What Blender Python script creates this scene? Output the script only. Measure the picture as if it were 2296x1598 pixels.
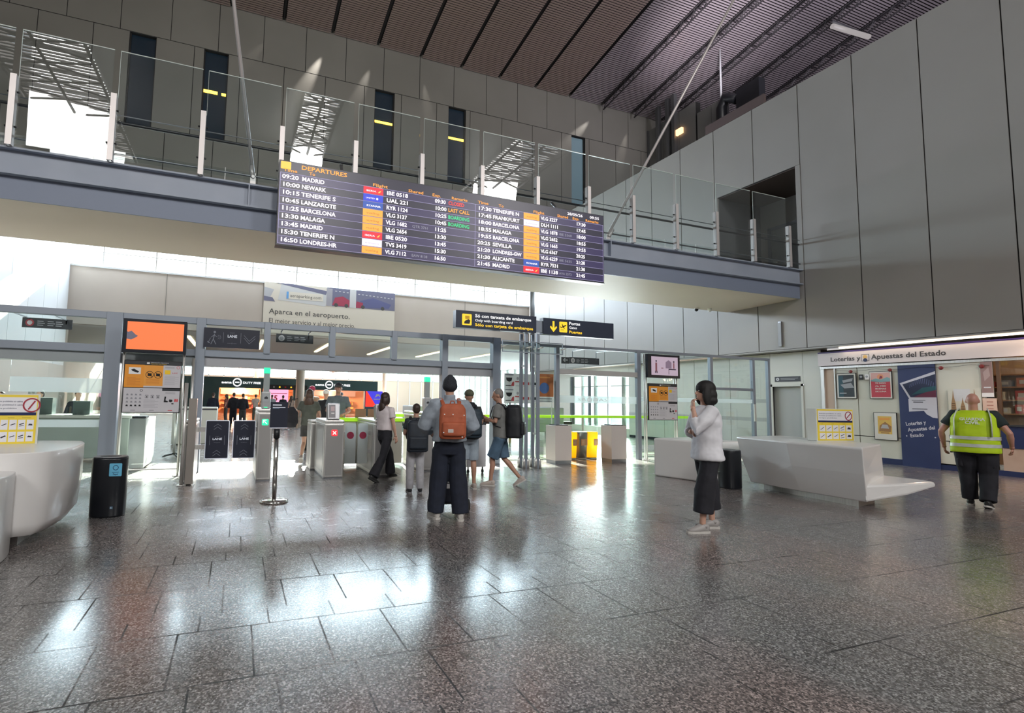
import bpy, bmesh, math, random
from math import sin, cos, pi, radians as R
from mathutils import Vector as V, Matrix as M, Quaternion
random.seed(7)
for _o in list(bpy.data.objects): bpy.data.objects.remove(_o)
sc = bpy.context.scene
COL = sc.collection

# ---------------------------------------------------------------- camera
EYE = 1.45
cd = bpy.data.cameras.new('camera')
cam = bpy.data.objects.new('camera', cd)
COL.objects.link(cam)
sc.camera = cam
_p, _r, _y = .0814, .0187, .3618
_f = V((sin(_y) * cos(_p), cos(_y) * cos(_p), sin(_p)))
_a = _f.cross(V((0, 0, 1))).normalized()
_b = _a.cross(_f)
_ri = _a * cos(_r) + _b * sin(_r)
_up = -_a * sin(_r) + _b * cos(_r)
cam.matrix_world = M(((_ri.x, _up.x, -_f.x, 0), (_ri.y, _up.y, -_f.y, 0), (_ri.z, _up.z, -_f.z, EYE), (0, 0, 0, 1)))
cd.sensor_width = 36
cd.lens = 1160.7 / 2296 * 36
cd.shift_x = (1148 - 974.4) / 2296
cd.shift_y = -(799 - 801.5) / 2296
cd.clip_end = 400

# ---------------------------------------------------------------- light
sc.view_settings.view_transform = 'Standard'
sc.view_settings.look = 'None'
sc.view_settings.exposure = 0.42
sc.view_settings.gamma = 1
sc.view_settings.use_curve_mapping = False
sc.cycles.use_denoising = True
sc.cycles.max_bounces = 9
sc.cycles.diffuse_bounces = 5
sc.cycles.glossy_bounces = 5
sc.cycles.transparent_max_bounces = 24
sc.cycles.sample_clamp_indirect = 6
sc.cycles.caustics_reflective = False
sc.cycles.caustics_refractive = False
w = bpy.data.worlds.new('sky')
sc.world = w
w.use_nodes = True
_bg = w.node_tree.nodes['Background']
_bg.inputs['Color'].default_value = (.80, .90, 1, 1)
_bg.inputs['Strength'].default_value = 3.6

def sun(direction, strength, col, ang=.6):
    l = bpy.data.lights.new('sun', 'SUN'); l.energy = strength; l.color = col; l.angle = R(ang)
    o = bpy.data.objects.new('sun', l); COL.objects.link(o)
    o.rotation_euler = V(direction).to_track_quat('-Z', 'Y').to_euler()
def area(name, loc, to, sx, sy, power, col=(1, 1, 1), portal=False, spread=180):
    l = bpy.data.lights.new(name, 'AREA'); l.shape = 'RECTANGLE'; l.size = sx; l.size_y = sy; l.energy = power; l.color = col
    l.spread = R(spread)
    if portal: l.cycles.is_portal = True
    o = bpy.data.objects.new(name, l); COL.objects.link(o); o.location = loc
    o.rotation_euler = (V(to) - V(loc)).to_track_quat('-Z', 'Y').to_euler()
    return o
def spot(name, loc, to, power, deg, col=(1, 1, 1), blend=.5, r=.05):
    l = bpy.data.lights.new(name, 'SPOT'); l.energy = power; l.spot_size = R(deg); l.spot_blend = blend; l.color = col; l.shadow_soft_size = r
    o = bpy.data.objects.new(name, l); COL.objects.link(o); o.location = loc
    o.rotation_euler = (V(to) - V(loc)).to_track_quat('-Z', 'Y').to_euler()
def point(name, loc, power, col=(1, 1, 1), r=.1):
    l = bpy.data.lights.new(name, 'POINT'); l.energy = power; l.color = col; l.shadow_soft_size = r
    o = bpy.data.objects.new(name, l); COL.objects.link(o); o.location = loc
sun((-.17, -1, -.52), 44, (1, .93, .82))
# daylight through the high window band, the airside windows and the roof lights behind the viewer
area('window_daylight', (4.4, 25.5, 7.7), (4.4, 12, 2.0), 22, 1.4, 2000, (.76, .88, 1))
area('airside_daylight', (23.6, 42, 4), (8, 38, 1.5), 26, 7, 3800, (.9, .97, 1))
area('airside_daylight', (12, 59.5, 6), (8, 30, 1), 30, 4, 4500, (.9, .97, 1))
area('side_window_daylight', (16.12, 20.35, 1.55), (8, 18, .5), 4.2, 2.3, 700, (.9, .97, 1))
for _x, _w, _e in ((-11.8, 5, 3800), (4.5, 2.6, 4600), (21.8, 4.2, 4400)):
    area('roof_light', (_x, -21.5, 22.5), (_x + (5 - _x) * .5, 6, 3), _w, 16.5, _e * 1.1, (1, .97, .94))
spot('slat_highlight_fill', (17.2, 13, 12.3), (22.5, 19.0, 21.2), 6500, 40, (1, .93, 1), 1.0, .3)  # added spot without a real lamp, makes the bright patch on the right-hand slats
area('upper_daylight', (24, 9, 14), (24, 13, 22), 7, 7, 900, (.9, .86, 1))

# ---------------------------------------------------------------- materials
MATS = {}
def mat(name, col, rough=.5, metal=0, emit=None, es=1, spec=.5, coat=0, alpha=None):
    if name in MATS: return MATS[name]
    m = bpy.data.materials.new(name); m.use_nodes = True
    b = m.node_tree.nodes['Principled BSDF']
    b.inputs['Base Color'].default_value = (*col, 1)
    b.inputs['Roughness'].default_value = rough
    b.inputs['Metallic'].default_value = metal
    b.inputs['Specular IOR Level'].default_value = spec
    if coat: b.inputs['Coat Weight'].default_value = coat
    if emit:
        b.inputs['Emission Color'].default_value = (*emit, 1)
        b.inputs['Emission Strength'].default_value = es
    MATS[name] = m
    return m
def nodes(m): return m.node_tree.nodes, m.node_tree.links, m.node_tree.nodes['Principled BSDF']
def noisy(name, c0, c1, scale, rough=.5, metal=0, detail=3, bump=0, rough2=None, stretch=None):
    """base colour that wanders between c0 and c1"""
    if name in MATS: return MATS[name]
    m = mat(name, c0, rough, metal); n, l, b = nodes(m)
    tc = n.new('ShaderNodeTexCoord'); nz = n.new('ShaderNodeTexNoise')
    nz.inputs['Scale'].default_value = scale; nz.inputs['Detail'].default_value = detail
    src = tc.outputs['Object']
    if stretch:
        mp = n.new('ShaderNodeMapping'); mp.inputs['Scale'].default_value = stretch
        l.new(src, mp.inputs[0]); src = mp.outputs[0]
    l.new(src, nz.inputs['Vector'])
    cr = n.new('ShaderNodeValToRGB'); cr.color_ramp.elements[0].position = .35; cr.color_ramp.elements[1].position = .65
    cr.color_ramp.elements[0].color = (*c0, 1); cr.color_ramp.elements[1].color = (*c1, 1)
    l.new(nz.outputs['Fac'], cr.inputs[0]); l.new(cr.outputs[0], b.inputs['Base Color'])
    if bump:
        bp = n.new('ShaderNodeBump'); bp.inputs['Strength'].default_value = bump; bp.inputs['Distance'].default_value = .01
        l.new(nz.outputs['Fac'], bp.inputs['Height']); l.new(bp.outputs[0], b.inputs['Normal'])
    return m
def glass(name, tint=(.93, .97, .96), refl=1.0, rough=0.0, haze=0):
    """thin pane: see-through with a fresnel mirror; haze = share of milky film"""
    m = bpy.data.materials.new(name); m.use_nodes = True
    n, l = m.node_tree.nodes, m.node_tree.links
    n.remove(n['Principled BSDF']); out = n['Material Output']
    tr = n.new('ShaderNodeBsdfTransparent'); tr.inputs[0].default_value = (*tint, 1)
    gl = n.new('ShaderNodeBsdfGlossy'); gl.inputs['Roughness'].default_value = rough
    fr = n.new('ShaderNodeFresnel'); fr.inputs['IOR'].default_value = 1.5
    mu = n.new('ShaderNodeMath'); mu.operation = 'MULTIPLY'; mu.inputs[1].default_value = refl; mu.use_clamp = True
    mx = n.new('ShaderNodeMixShader')
    ge = n.new('ShaderNodeNewGeometry'); mr = n.new('ShaderNodeMapRange'); mr.inputs['To Min'].default_value = 1.5; mr.inputs['To Max'].default_value = 1 / 1.5
    l.new(ge.outputs['Backfacing'], mr.inputs['Value']); l.new(mr.outputs[0], fr.inputs['IOR'])
    l.new(fr.outputs[0], mu.inputs[0]); l.new(mu.outputs[0], mx.inputs[0])
    first = tr.outputs[0]
    if haze:
        df = n.new('ShaderNodeBsdfDiffuse'); df.inputs[0].default_value = (.85, .9, .9, 1)
        tl = n.new('ShaderNodeBsdfTranslucent'); tl.inputs[0].default_value = (.85, .9, .9, 1)
        m1 = n.new('ShaderNodeMixShader'); m1.inputs[0].default_value = .5
        l.new(df.outputs[0], m1.inputs[1]); l.new(tl.outputs[0], m1.inputs[2])
        m2 = n.new('ShaderNodeMixShader'); m2.inputs[0].default_value = haze
        l.new(tr.outputs[0], m2.inputs[1]); l.new(m1.outputs[0], m2.inputs[2]); first = m2.outputs[0]
    l.new(first, mx.inputs[1]); l.new(gl.outputs[0], mx.inputs[2]); l.new(mx.outputs[0], out.inputs[0])
    MATS[name] = m
    return m
def emis(name, col, s):
    return mat(name, (.02, .02, .02), .4, 0, col, s)

GLASS = glass('clear_glass')
RAILGLASS = glass('railing_glass', (.94, .97, .97), 1.15)
FROST = glass('frosted_band', (.95, .98, .98), .6, .2, .55)
STEEL = noisy('brushed_steel', (.68, .67, .65), (.78, .77, .75), 40, .36, .75, stretch=(1, 1, .05))
DSTEEL = mat('dark_steel', (.28, .29, .31), .35, .9)
ALU = mat('blue_grey_aluminium', (.29, .33, .39), .38, .35)
BEAMPAINT = noisy('beam_paint', (.33, .375, .46), (.37, .415, .50), 1.2, .5)
RAILPOST = mat('pale_post_metal', (.62, .58, .57), .4, .4)
BLACK = mat('black_plastic', (.012, .013, .016), .35)
DARK = mat('anthracite', (.03, .034, .042), .45)
WHITE = mat('white_print', (.85, .85, .85), .5)
RUBBER = mat('rubber', (.02, .02, .02), .8)
YEL = mat('yellow_print', (.95, .62, .02), .5)
ORA = mat('orange_print', (.85, .33, .03), .5)
RED = mat('red_print', (.65, .03, .04), .5)
NAVY = mat('navy_print', (.012, .022, .09), .4)
GREYP = mat('grey_print', (.35, .36, .38), .5)
LGREY = mat('light_grey_print', (.62, .63, .66), .5)
SOLID = mat('white_solid_surface', (.80, .79, .78), .28, coat=.2)

# ---------------------------------------------------------------- mesh helpers
def new(): return bmesh.new()
def add(bm, vs, fs, mi=0, sm=False):
    v = [bm.verts.new(p) for p in vs]
    out = []
    for f in fs:
        try: q = bm.faces.new([v[i] for i in f])
        except ValueError: continue
        q.material_index = mi; q.smooth = sm; out.append(q)
    return v
def box(bm, x0, x1, y0, y1, z0, z1, mi=0, T=None):
    vs = [V((x, y, z)) for z in (z0, z1) for y in (y0, y1) for x in (x0, x1)]
    if T: vs = [T @ v for v in vs]
    add(bm, vs, [(0, 2, 3, 1), (4, 5, 7, 6), (0, 1, 5, 4), (2, 6, 7, 3), (0, 4, 6, 2), (1, 3, 7, 5)], mi)
def _frame(d):
    d = d.normalized(); a = V((0, 0, 1)) if abs(d.z) < .95 else V((1, 0, 0))
    x = a.cross(d).normalized(); return x, d.cross(x)
def tube(bm, pts, rs, seg=10, mi=0, cap=True, flat=1.0, sm=True):
    """round tube through pts; rs one radius or one per point; flat squashes the second axis"""
    pts = [V(p) for p in pts]
    if not isinstance(rs, (list, tuple)): rs = [rs] * len(pts)
    rings = []
    x = None
    for i, p in enumerate(pts):
        d = (pts[min(i + 1, len(pts) - 1)] - pts[max(i - 1, 0)])
        if d.length < 1e-9: d = V((0, 0, 1))
        if x is None: x, y = _frame(d)
        else:
            d = d.normalized(); x = (x - d * x.dot(d)).normalized(); y = d.cross(x)
        r = rs[i]; rx, ry = r if isinstance(r, (tuple, list)) else (r, r * flat)
        rings.append([bm.verts.new(p + x * (rx * cos(2 * pi * k / seg)) + y * (ry * sin(2 * pi * k / seg))) for k in range(seg)])
    for a, b in zip(rings, rings[1:]):
        for k in range(seg):
            f = bm.faces.new((a[k], a[(k + 1) % seg], b[(k + 1) % seg], b[k])); f.smooth = sm; f.material_index = mi
    if cap:
        for r, rev in ((rings[0], True), (rings[-1], False)):
            f = bm.faces.new(r[::-1] if rev else r); f.material_index = mi
def cyl(bm, p0, p1, r, seg=16, mi=0, r2=None, sm=True): tube(bm, [p0, p1], [r, r if r2 is None else r2], seg, mi, sm=sm)
def ell(bm, c, r, mi=0, rot=None, u=16, v=10):
    c = V(c); q = rot or Quaternion()
    if isinstance(r, (int, float)): r = (r, r, r)
    rows = []
    for j in range(1, v):
        t = pi * j / v
        rows.append([bm.verts.new(c + q @ V((r[0] * sin(t) * cos(2 * pi * i / u), r[1] * sin(t) * sin(2 * pi * i / u), r[2] * cos(t)))) for i in range(u)])
    top = bm.verts.new(c + q @ V((0, 0, r[2]))); bot = bm.verts.new(c - q @ V((0, 0, r[2])))
    fs = []
    for a, b in zip(rows, rows[1:]):
        for i in range(u): fs.append(bm.faces.new((a[i], b[i], b[(i + 1) % u], a[(i + 1) % u])))
    for i in range(u):
        fs.append(bm.faces.new((top, rows[0][i], rows[0][(i + 1) % u]))); fs.append(bm.faces.new((bot, rows[-1][(i + 1) % u], rows[-1][i])))
    for f in fs: f.smooth = True; f.material_index = mi
def loft(bm, rings, seg=20, mi=0, cap=True, sm=True, pw=2.0):
    """rings: (centre, rx, ry[, rot about z]) -> closed skin; pw > 2 squares the section off"""
    rows = []
    for rg in rings:
        c = V(rg[0]); a = rg[3] if len(rg) > 3 else 0
        row = []
        for k in range(seg):
            t = 2 * pi * k / seg; cx, sy = cos(t), sin(t)
            e = 2 / pw
            px = rg[1] * math.copysign(abs(cx) ** e, cx); py = rg[2] * math.copysign(abs(sy) ** e, sy)
            row.append(bm.verts.new(c + V((px * cos(a) - py * sin(a), px * sin(a) + py * cos(a), 0))))
        rows.append(row)
    for a, b in zip(rows, rows[1:]):
        for k in range(seg):
            f = bm.faces.new((a[k], a[(k + 1) % seg], b[(k + 1) % seg], b[k])); f.smooth = sm; f.material_index = mi
    if cap:
        f = bm.faces.new(rows[0][::-1]); f.material_index = mi
        f = bm.faces.new(rows[-1]); f.material_index = mi
def prism(bm, pts, z0, z1, mi=0, T=None, side_smooth=False):
    """polygon in xy from z0 to z1"""
    n = len(pts)
    vs = [V((x, y, z0)) for x, y in pts] + [V((x, y, z1)) for x, y in pts]
    if T: vs = [T @ v for v in vs]
    add(bm, vs, [tuple(range(n))[::-1], tuple(range(n, 2 * n))] + [(i, (i + 1) % n, n + (i + 1) % n, n + i) for i in range(n)], mi)
def rrect(u0, v0, u1, v1, r, n=5):
    out = []
    for cx, cy, a in ((u1 - r, v1 - r, 0), (u0 + r, v1 - r, 90), (u0 + r, v0 + r, 180), (u1 - r, v0 + r, 270)):
        for k in range(n + 1):
            t = R(a + 90 * k / n); out.append((cx + r * cos(t), cy + r * sin(t)))
    return out
def obj(name, bm, mats=None, parent=None, bevel=0, smooth_angle=None, recalc=True):
    if recalc: bmesh.ops.recalc_face_normals(bm, faces=bm.faces)
    me = bpy.data.meshes.new(name); bm.to_mesh(me); bm.free()
    for m in (mats if isinstance(mats, (list, tuple)) else [mats]):
        if m: me.materials.append(m)
    o = bpy.data.objects.new(name, me); COL.objects.link(o)
    if parent: o.parent = parent
    if bevel:
        b = o.modifiers.new('bevel', 'BEVEL'); b.width = bevel; b.segments = 2; b.limit_method = 'ANGLE'
    return o
def tag(o, label, cat, group=None, kind=None):
    if label: o['label'] = label
    if cat: o['category'] = cat
    if group: o['group'] = group
    if kind: o['kind'] = kind
    return o
def thing(name, label, cat, loc=(0, 0, 0), rz=0, group=None):
    o = bpy.data.objects.new(name, None); COL.objects.link(o); o.location = loc; o.rotation_euler = (0, 0, rz)
    o.empty_display_size = .1
    return tag(o, label, cat, group)
def struct(name, bm, m, bevel=0):
    o = obj(name, bm, m, bevel=bevel); o['kind'] = 'structure'; return o
def dup(root, loc, rz=None, label=None, group=None):
    def rec(o, par):
        c = o.copy(); COL.objects.link(c); c.parent = par
        for ch in o.children: rec(ch, c)
        return c
    r = rec(root, None); r.location = loc
    if rz is not None: r.rotation_euler = (0, 0, rz)
    if label: r['label'] = label
    if group: r['group'] = group
    return r
# --- flat artwork in a (u right, v up) frame
class Face:
    def __init__(s, o, u, up=(0, 0, 1)):
        s.o = V(o); s.u = V(u).normalized(); s.v = V(up).normalized(); s.n = s.u.cross(s.v)
        s.T = M(((s.u.x, s.v.x, s.n.x, s.o.x), (s.u.y, s.v.y, s.n.y, s.o.y), (s.u.z, s.v.z, s.n.z, s.o.z), (0, 0, 0, 1)))
    def rect(s, bm, u0, v0, u1, v1, mi=0, w0=0, w1=.002): box(bm, u0, u1, v0, v1, w0, w1, mi, s.T)
    def poly(s, bm, pts, mi=0, w0=0, w1=.002): prism(bm, pts, w0, w1, mi, s.T)
    def disc(s, bm, c, r, mi=0, w0=0, w1=.002, n=24, ry=None):
        s.poly(bm, [(c[0] + r * cos(2 * pi * k / n), c[1] + (ry or r) * sin(2 * pi * k / n)) for k in range(n)], mi, w0, w1)
    def ring(s, bm, c, r, t, mi=0, w0=0, w1=.002, n=24):
        for k in range(n):
            a, b = 2 * pi * k / n, 2 * pi * (k + 1) / n
            s.poly(bm, [(c[0] + r * cos(a), c[1] + r * sin(a)), (c[0] + r * cos(b), c[1] + r * sin(b)), (c[0] + (r - t) * cos(b), c[1] + (r - t) * sin(b)), (c[0] + (r - t) * cos(a), c[1] + (r - t) * sin(a))], mi, w0, w1)
    def line(s, bm, a, b, t, mi=0, w0=0, w1=.002):
        a = V((*a, 0)); b = V((*b, 0)); d = (b - a).normalized(); q = V((-d.y, d.x, 0)) * t / 2
        s.poly(bm, [(a - q)[:2], (b - q)[:2], (b + q)[:2], (a + q)[:2]], mi, w0, w1)
    def text(s, bm, txt, u, v, h, mi=0, bold=0, align='LEFT', w=.002, width=None, sx=1, rot=0, d=.001):
        """h = capital height; width squeezes the line to that length"""
        c = bpy.data.curves.new('lettering', 'FONT'); c.body = txt; c.size = h / .69; c.align_x = align; c.offset = bold * h; c.extrude = 0
        c.resolution_u = 2
        t = bpy.data.objects.new('lettering', c)
        me = bpy.data.meshes.new_from_object(t)
        xs = [q.co.x for q in me.vertices]
        if width and xs:
            sx = width / (max(xs) - min(xs))
        vs = [q.co.copy() for q in me.vertices]
        L = M.Rotation(rot, 4, 'Z')
        nb = [bm.verts.new(s.T @ (L @ V((q.x * sx, q.y, 0)) + V((u, v, w)))) for q in vs]
        for p in me.polygons:
            try: f = bm.faces.new([nb[i] for i in p.vertices]); f.material_index = mi
            except ValueError: pass
        bpy.data.objects.remove(t); bpy.data.curves.remove(c); bpy.data.meshes.remove(me)
def plane_icon(F, bm, u, v, s, mi):
    """departing aeroplane silhouette inside a box of side s"""
    P = lambda L: [(u + x * s, v + y * s) for x, y in L]
    F.poly(bm, P([(.12, .42), (.20, .36), (.90, .66), (.88, .74), (.78, .76)]), mi, .002, .004)
    F.poly(bm, P([(.40, .50), (.55, .57), (.36, .86), (.30, .84)]), mi, .002, .004)
    F.poly(bm, P([(.42, .47), (.56, .53), (.70, .34), (.64, .32)]), mi, .002, .004)
    F.poly(bm, P([(.12, .42), (.20, .38), (.14, .60), (.09, .60)]), mi, .002, .004)
    F.rect(bm, u + .15 * s, v + .14 * s, u + .6 * s, v + .18 * s, mi, .002, .004)
# --- voxel skin for bodies, cloth and soft bags
def fuse(bm, voxel, smooth=4, fac=.5):
    me = bpy.data.meshes.new('tmp'); bmesh.ops.recalc_face_normals(bm, faces=bm.faces); bm.to_mesh(me); bm.free()
    o = bpy.data.objects.new('tmp', me); COL.objects.link(o)
    r = o.modifiers.new('r', 'REMESH'); r.mode = 'VOXEL'; r.voxel_size = voxel
    s = o.modifiers.new('s', 'SMOOTH'); s.factor = fac; s.iterations = smooth
    dg = bpy.context.evaluated_depsgraph_get()
    out = bmesh.new(); out.from_mesh(o.evaluated_get(dg).to_mesh())
    for f in out.faces: f.smooth = True
    bpy.data.objects.remove(o); bpy.data.meshes.remove(me)
    return out
# ================================================================ surfaces of the hall
def granite():
    m = mat('granite_floor', (.2, .2, .2), .16, spec=.7); n, l, b = nodes(m)
    b.inputs['Coat Weight'].default_value = .45; b.inputs['Coat Roughness'].default_value = .19; b.inputs['Coat IOR'].default_value = 1.6
    geo = n.new('ShaderNodeNewGeometry'); pos = geo.outputs['Position']
    def noise(sc_, det=2, rgh=.6):
        z = n.new('ShaderNodeTexNoise'); z.inputs['Scale'].default_value = sc_; z.inputs['Detail'].default_value = det; z.inputs['Roughness'].default_value = rgh
        l.new(pos, z.inputs['Vector']); return z.outputs['Fac']
    def ramp(src, stops):
        c = n.new('ShaderNodeValToRGB'); e = c.color_ramp.elements
        e[0].position, e[0].color = stops[0][0], (*stops[0][1], 1); e[1].position, e[1].color = stops[-1][0], (*stops[-1][1], 1)
        for p, q in stops[1:-1]:
            k = e.new(p); k.color = (*q, 1)
        l.new(src, c.inputs[0]); return c.outputs[0]
    def mix(a, b_, f, mode='MIX'):
        x = n.new('ShaderNodeMix'); x.data_type = 'RGBA'; x.blend_type = mode
        for s, v in ((x.inputs['Factor'], f), (x.inputs['A'], a), (x.inputs['B'], b_)):
            if hasattr(v, 'links'): l.new(v, s)
            elif isinstance(v, tuple): s.default_value = (*v, 1)
            else: s.default_value = v
        return x.outputs['Result']
    def math_(op, a, b_=None):
        x = n.new('ShaderNodeMath'); x.operation = op
        for s, v in zip(x.inputs, (a, b_)):
            if v is None: continue
            if hasattr(v, 'links'): l.new(v, s)
            else: s.default_value = v
        return x.outputs[0]
    vo = n.new('ShaderNodeTexVoronoi'); vo.inputs['Scale'].default_value = 105; l.new(pos, vo.inputs['Vector'])
    grain = ramp(vo.outputs['Color'], [(.12, (.034, .031, .030)), (.36, (.136, .126, .120)), (.62, (.258, .243, .232)), (.86, (.49, .47, .45))])
    fine = ramp(noise(60, 3, .7), [(.34, (.42, .42, .42)), (.66, (1.35, 1.35, 1.35))])
    base = mix(grain, fine, 1.0, 'MULTIPLY')
    tone = ramp(noise(.42, 2), [(.44, (.96, 1, 1.03)), (.60, (1.13, .97, .95))])
    base = mix(base, tone, 1.0, 'MULTIPLY')
    # joints: rows in pairs .65 / .80 deep, slabs .84 long, shifted row by row
    sp = n.new('ShaderNodeSeparateXYZ'); l.new(pos, sp.inputs[0]); X, Y = sp.outputs[0], sp.outputs[1]
    yy = math_('ADD', Y, 60 - 2.96 + .0)
    per = math_('DIVIDE', yy, 1.45); fl = math_('FLOOR', per); fr = math_('MULTIPLY', math_('SUBTRACT', per, fl), 1.45)
    near = lambda v, c, wd: math_('LESS_THAN', math_('ABSOLUTE', math_('SUBTRACT', v, c)), wd)
    off = (60 % 1.45)
    rows = None
    a0, a1 = off % 1.45, (off + .645) % 1.45
    rows = math_('MAXIMUM', near(fr, a0, .006), near(fr, a1, .006))
    inrow = math_('MULTIPLY', math_('GREATER_THAN', fr, min(a0, a1)), math_('LESS_THAN', fr, max(a0, a1)))
    sh = math_('ADD', math_('MULTIPLY', inrow, .11), math_('MULTIPLY', fl, .29))
    xx = math_('DIVIDE', math_('ADD', math_('ADD', X, 60.3), sh), .42)
    xf = math_('SUBTRACT', xx, math_('FLOOR', xx))
    cols = near(xf, .5, .013)
    j = math_('MAXIMUM', rows, cols)
    jn = ramp(noise(1.3, 2), [(.42, (.12, .12, .12)), (.60, (1, 1, 1))])
    jf = math_('MULTIPLY', j, math_('MULTIPLY', jn, .95))
    base = mix(base, (.012, .012, .012), jf); l.new(math_('SUBTRACT', .45, math_('MULTIPLY', jf, .6)), b.inputs['Coat Weight'])
    l.new(base, b.inputs['Base Color'])
    rg = ramp(noise(3.0, 4, .6), [(.3, (.20, .20, .20)), (.7, (.30, .30, .30))])
    l.new(math_('ADD', rg, math_('MULTIPLY', j, .3)), b.inputs['Roughness'])
    bp = n.new('ShaderNodeBump'); bp.inputs['Strength'].default_value = .010; bp.inputs['Distance'].default_value = .004
    l.new(noise(9, 2), bp.inputs['Height']); l.new(bp.outputs[0], b.inputs['Normal'])
    return m
GRANITE = granite()
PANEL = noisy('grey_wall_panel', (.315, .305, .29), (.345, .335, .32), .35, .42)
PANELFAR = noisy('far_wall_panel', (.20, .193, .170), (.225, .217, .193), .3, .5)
GAP = mat('panel_gap', (.02, .02, .02), .8)
LOWPANEL = noisy('pale_wall_panel', (.60, .62, .57), (.66, .67, .61), .4, .35)
BEIGE = noisy('beige_plaster', (.43, .375, .325), (.46, .405, .355), .5, .6)
WHITEWALL = mat('white_wall', (.50, .51, .51), .5)
SOFFIT = noisy('soffit_plaster', (.64, .55, .45), (.68, .59, .49), .4, .55)
SLAT = mat('ceiling_slat', (.36, .275, .245), .38, .2)
SLATLIT = mat('ceiling_slat_lit', (.46, .40, .43), .3, .35)  # paler slat copy for the right half, the light there put into its colour
VOID = mat('ceiling_void', (.012, .010, .010), .8)
TRUSS = mat('truss_steel', (.05, .045, .05), .5, .3)

bm = new(); box(bm, -16, 46, -34, 64, -.3, 0); struct('floor', bm, GRANITE)

def panels(bm, F, u_list, v_list, gap=.014, skip=None, t=.03):
    """flat cladding panels in frame F between the given seams"""
    for a, b in zip(u_list, u_list[1:]):
        for c, d in zip(v_list, v_list[1:]):
            if skip and skip((a + b) / 2, (c + d) / 2): continue
            F.rect(bm, a + gap, c + gap, b - gap, d - gap, 0, -t, 0)
# ---- right wall of the hall, panel seams every 1.5 m, with an opening at bridge level
bm = new()
F = Face((15.6, 0, 0), (0, -1, 0))      # u = -Y
ys = [-15.22 + 1.5 * k for k in range(28)]
us = sorted(-y for y in ys)
for a, b in zip(us, us[1:]):
    y1, y0 = -a, -b
    if 9.9 < (y0 + y1) / 2 < 13.2:
        panels(bm, F, [a, b], [8.76, 11.3]); panels(bm, F, [a, b], [3.18, 5.5])
    else: panels(bm, F, [a, b], [3.18, 11.3])
box(bm, 15.63, 15.95, -14.7, 10.30, 3.18, 11.29, 1); box(bm, 15.63, 15.95, 13.26, 25.8, 3.18, 11.29, 1)
box(bm, 15.63, 15.95, 10.30, 13.26, 8.76, 11.29, 1); box(bm, 15.63, 15.95, 10.30, 13.26, 3.18, 5.5, 1)
box(bm, 15.585, 15.66, 10.28, 10.42, 5.5, 8.76, 0); box(bm, 15.585, 15.66, 13.16, 13.27, 5.5, 8.76, 0)
box(bm, 15.585, 18.2, -14.7, 25.8, 3.14, 3.18, 0)
struct('wall_right', bm, [PANEL, GAP])
# alcove behind the opening
bm = new()
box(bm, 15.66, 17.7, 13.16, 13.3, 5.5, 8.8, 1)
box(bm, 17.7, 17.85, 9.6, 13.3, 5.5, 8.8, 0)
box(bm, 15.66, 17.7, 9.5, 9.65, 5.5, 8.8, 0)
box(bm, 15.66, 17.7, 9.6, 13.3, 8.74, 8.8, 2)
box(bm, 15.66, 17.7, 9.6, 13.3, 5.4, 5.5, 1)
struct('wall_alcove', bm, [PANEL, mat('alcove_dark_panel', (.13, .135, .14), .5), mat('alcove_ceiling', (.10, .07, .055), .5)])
# alcove door in the back wall
t = thing('door_1', None, None, (17.69, 12.25, 5.52)); t['kind'] = 'structure'
bm = new(); Fd = Face((0, 0, 0), (0, -1, 0))
Fd.rect(bm, -.62, 0, -.5, 2.3, 0, 0, .04); Fd.rect(bm, .5, 0, .62, 2.3, 0, 0, .04); Fd.rect(bm, -.62, 2.2, .62, 2.32, 0, 0, .04)
obj('door_frame', bm, DSTEEL, t)
bm = new(); Fd.rect(bm, -.5, 0, .5, 2.2, 0, 0, .02); obj('door_leaf', bm, mat('door_grey', (.27, .28, .28), .5), t)
bm = new(); tube(bm, [(-.02, .38, 1.0), (-.09, .38, 1.0), (-.09, .25, 1.0)], .012, 8); obj('door_handle', bm, STEEL, t)
# lower wall under the overhang
bm = new(); F = Face((16, 0, 0), (0, -1, 0))
for y0, y1 in [(10.17, 10.70), (11.72, 13.2), (13.2, 14.7), (14.7, 16.2), (16.2, 18.2)]:
    F.rect(bm, -y1 + .008, .1, -y0 - .008, 3.12, 0, -.03, 0)
F.rect(bm, -11.72, 2.14, -10.70, 3.12, 0, -.03, 0)
box(bm, 16.03, 16.3, 10.17, 10.7, 0, 3.14, 1); box(bm, 16.03, 16.3, 11.72, 18.2, 0, 3.14, 1); box(bm, 16.03, 16.3, 10.7, 11.72, 2.14, 3.14, 1)
box(bm, 16.0, 16.3, 22.5, 25.9, 0, 3.14, 0); box(bm, 16.0, 16.3, 18.2, 22.5, 2.75, 3.14, 0); box(bm, 16.0, 16.3, 18.2, 22.5, 0, .35, 0)
for z in (.95, 1.55): F.rect(bm, -18.2, z, -11.75, z + .12, 2, 0, .004)
struct('wall_lower_right', bm, [LOWPANEL, GAP, mat('grey_band', (.42, .43, .41), .5)])
bm = new(); box(bm, 16.15, 16.17, 18.2, 22.5, .35, 2.75, 0)
for y in (18.2, 19.6, 21.05, 22.45): box(bm, 16.05, 16.2, y, y + .05, .35, 2.75, 1)
struct('window_6', bm, [GLASS, ALU])
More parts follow.
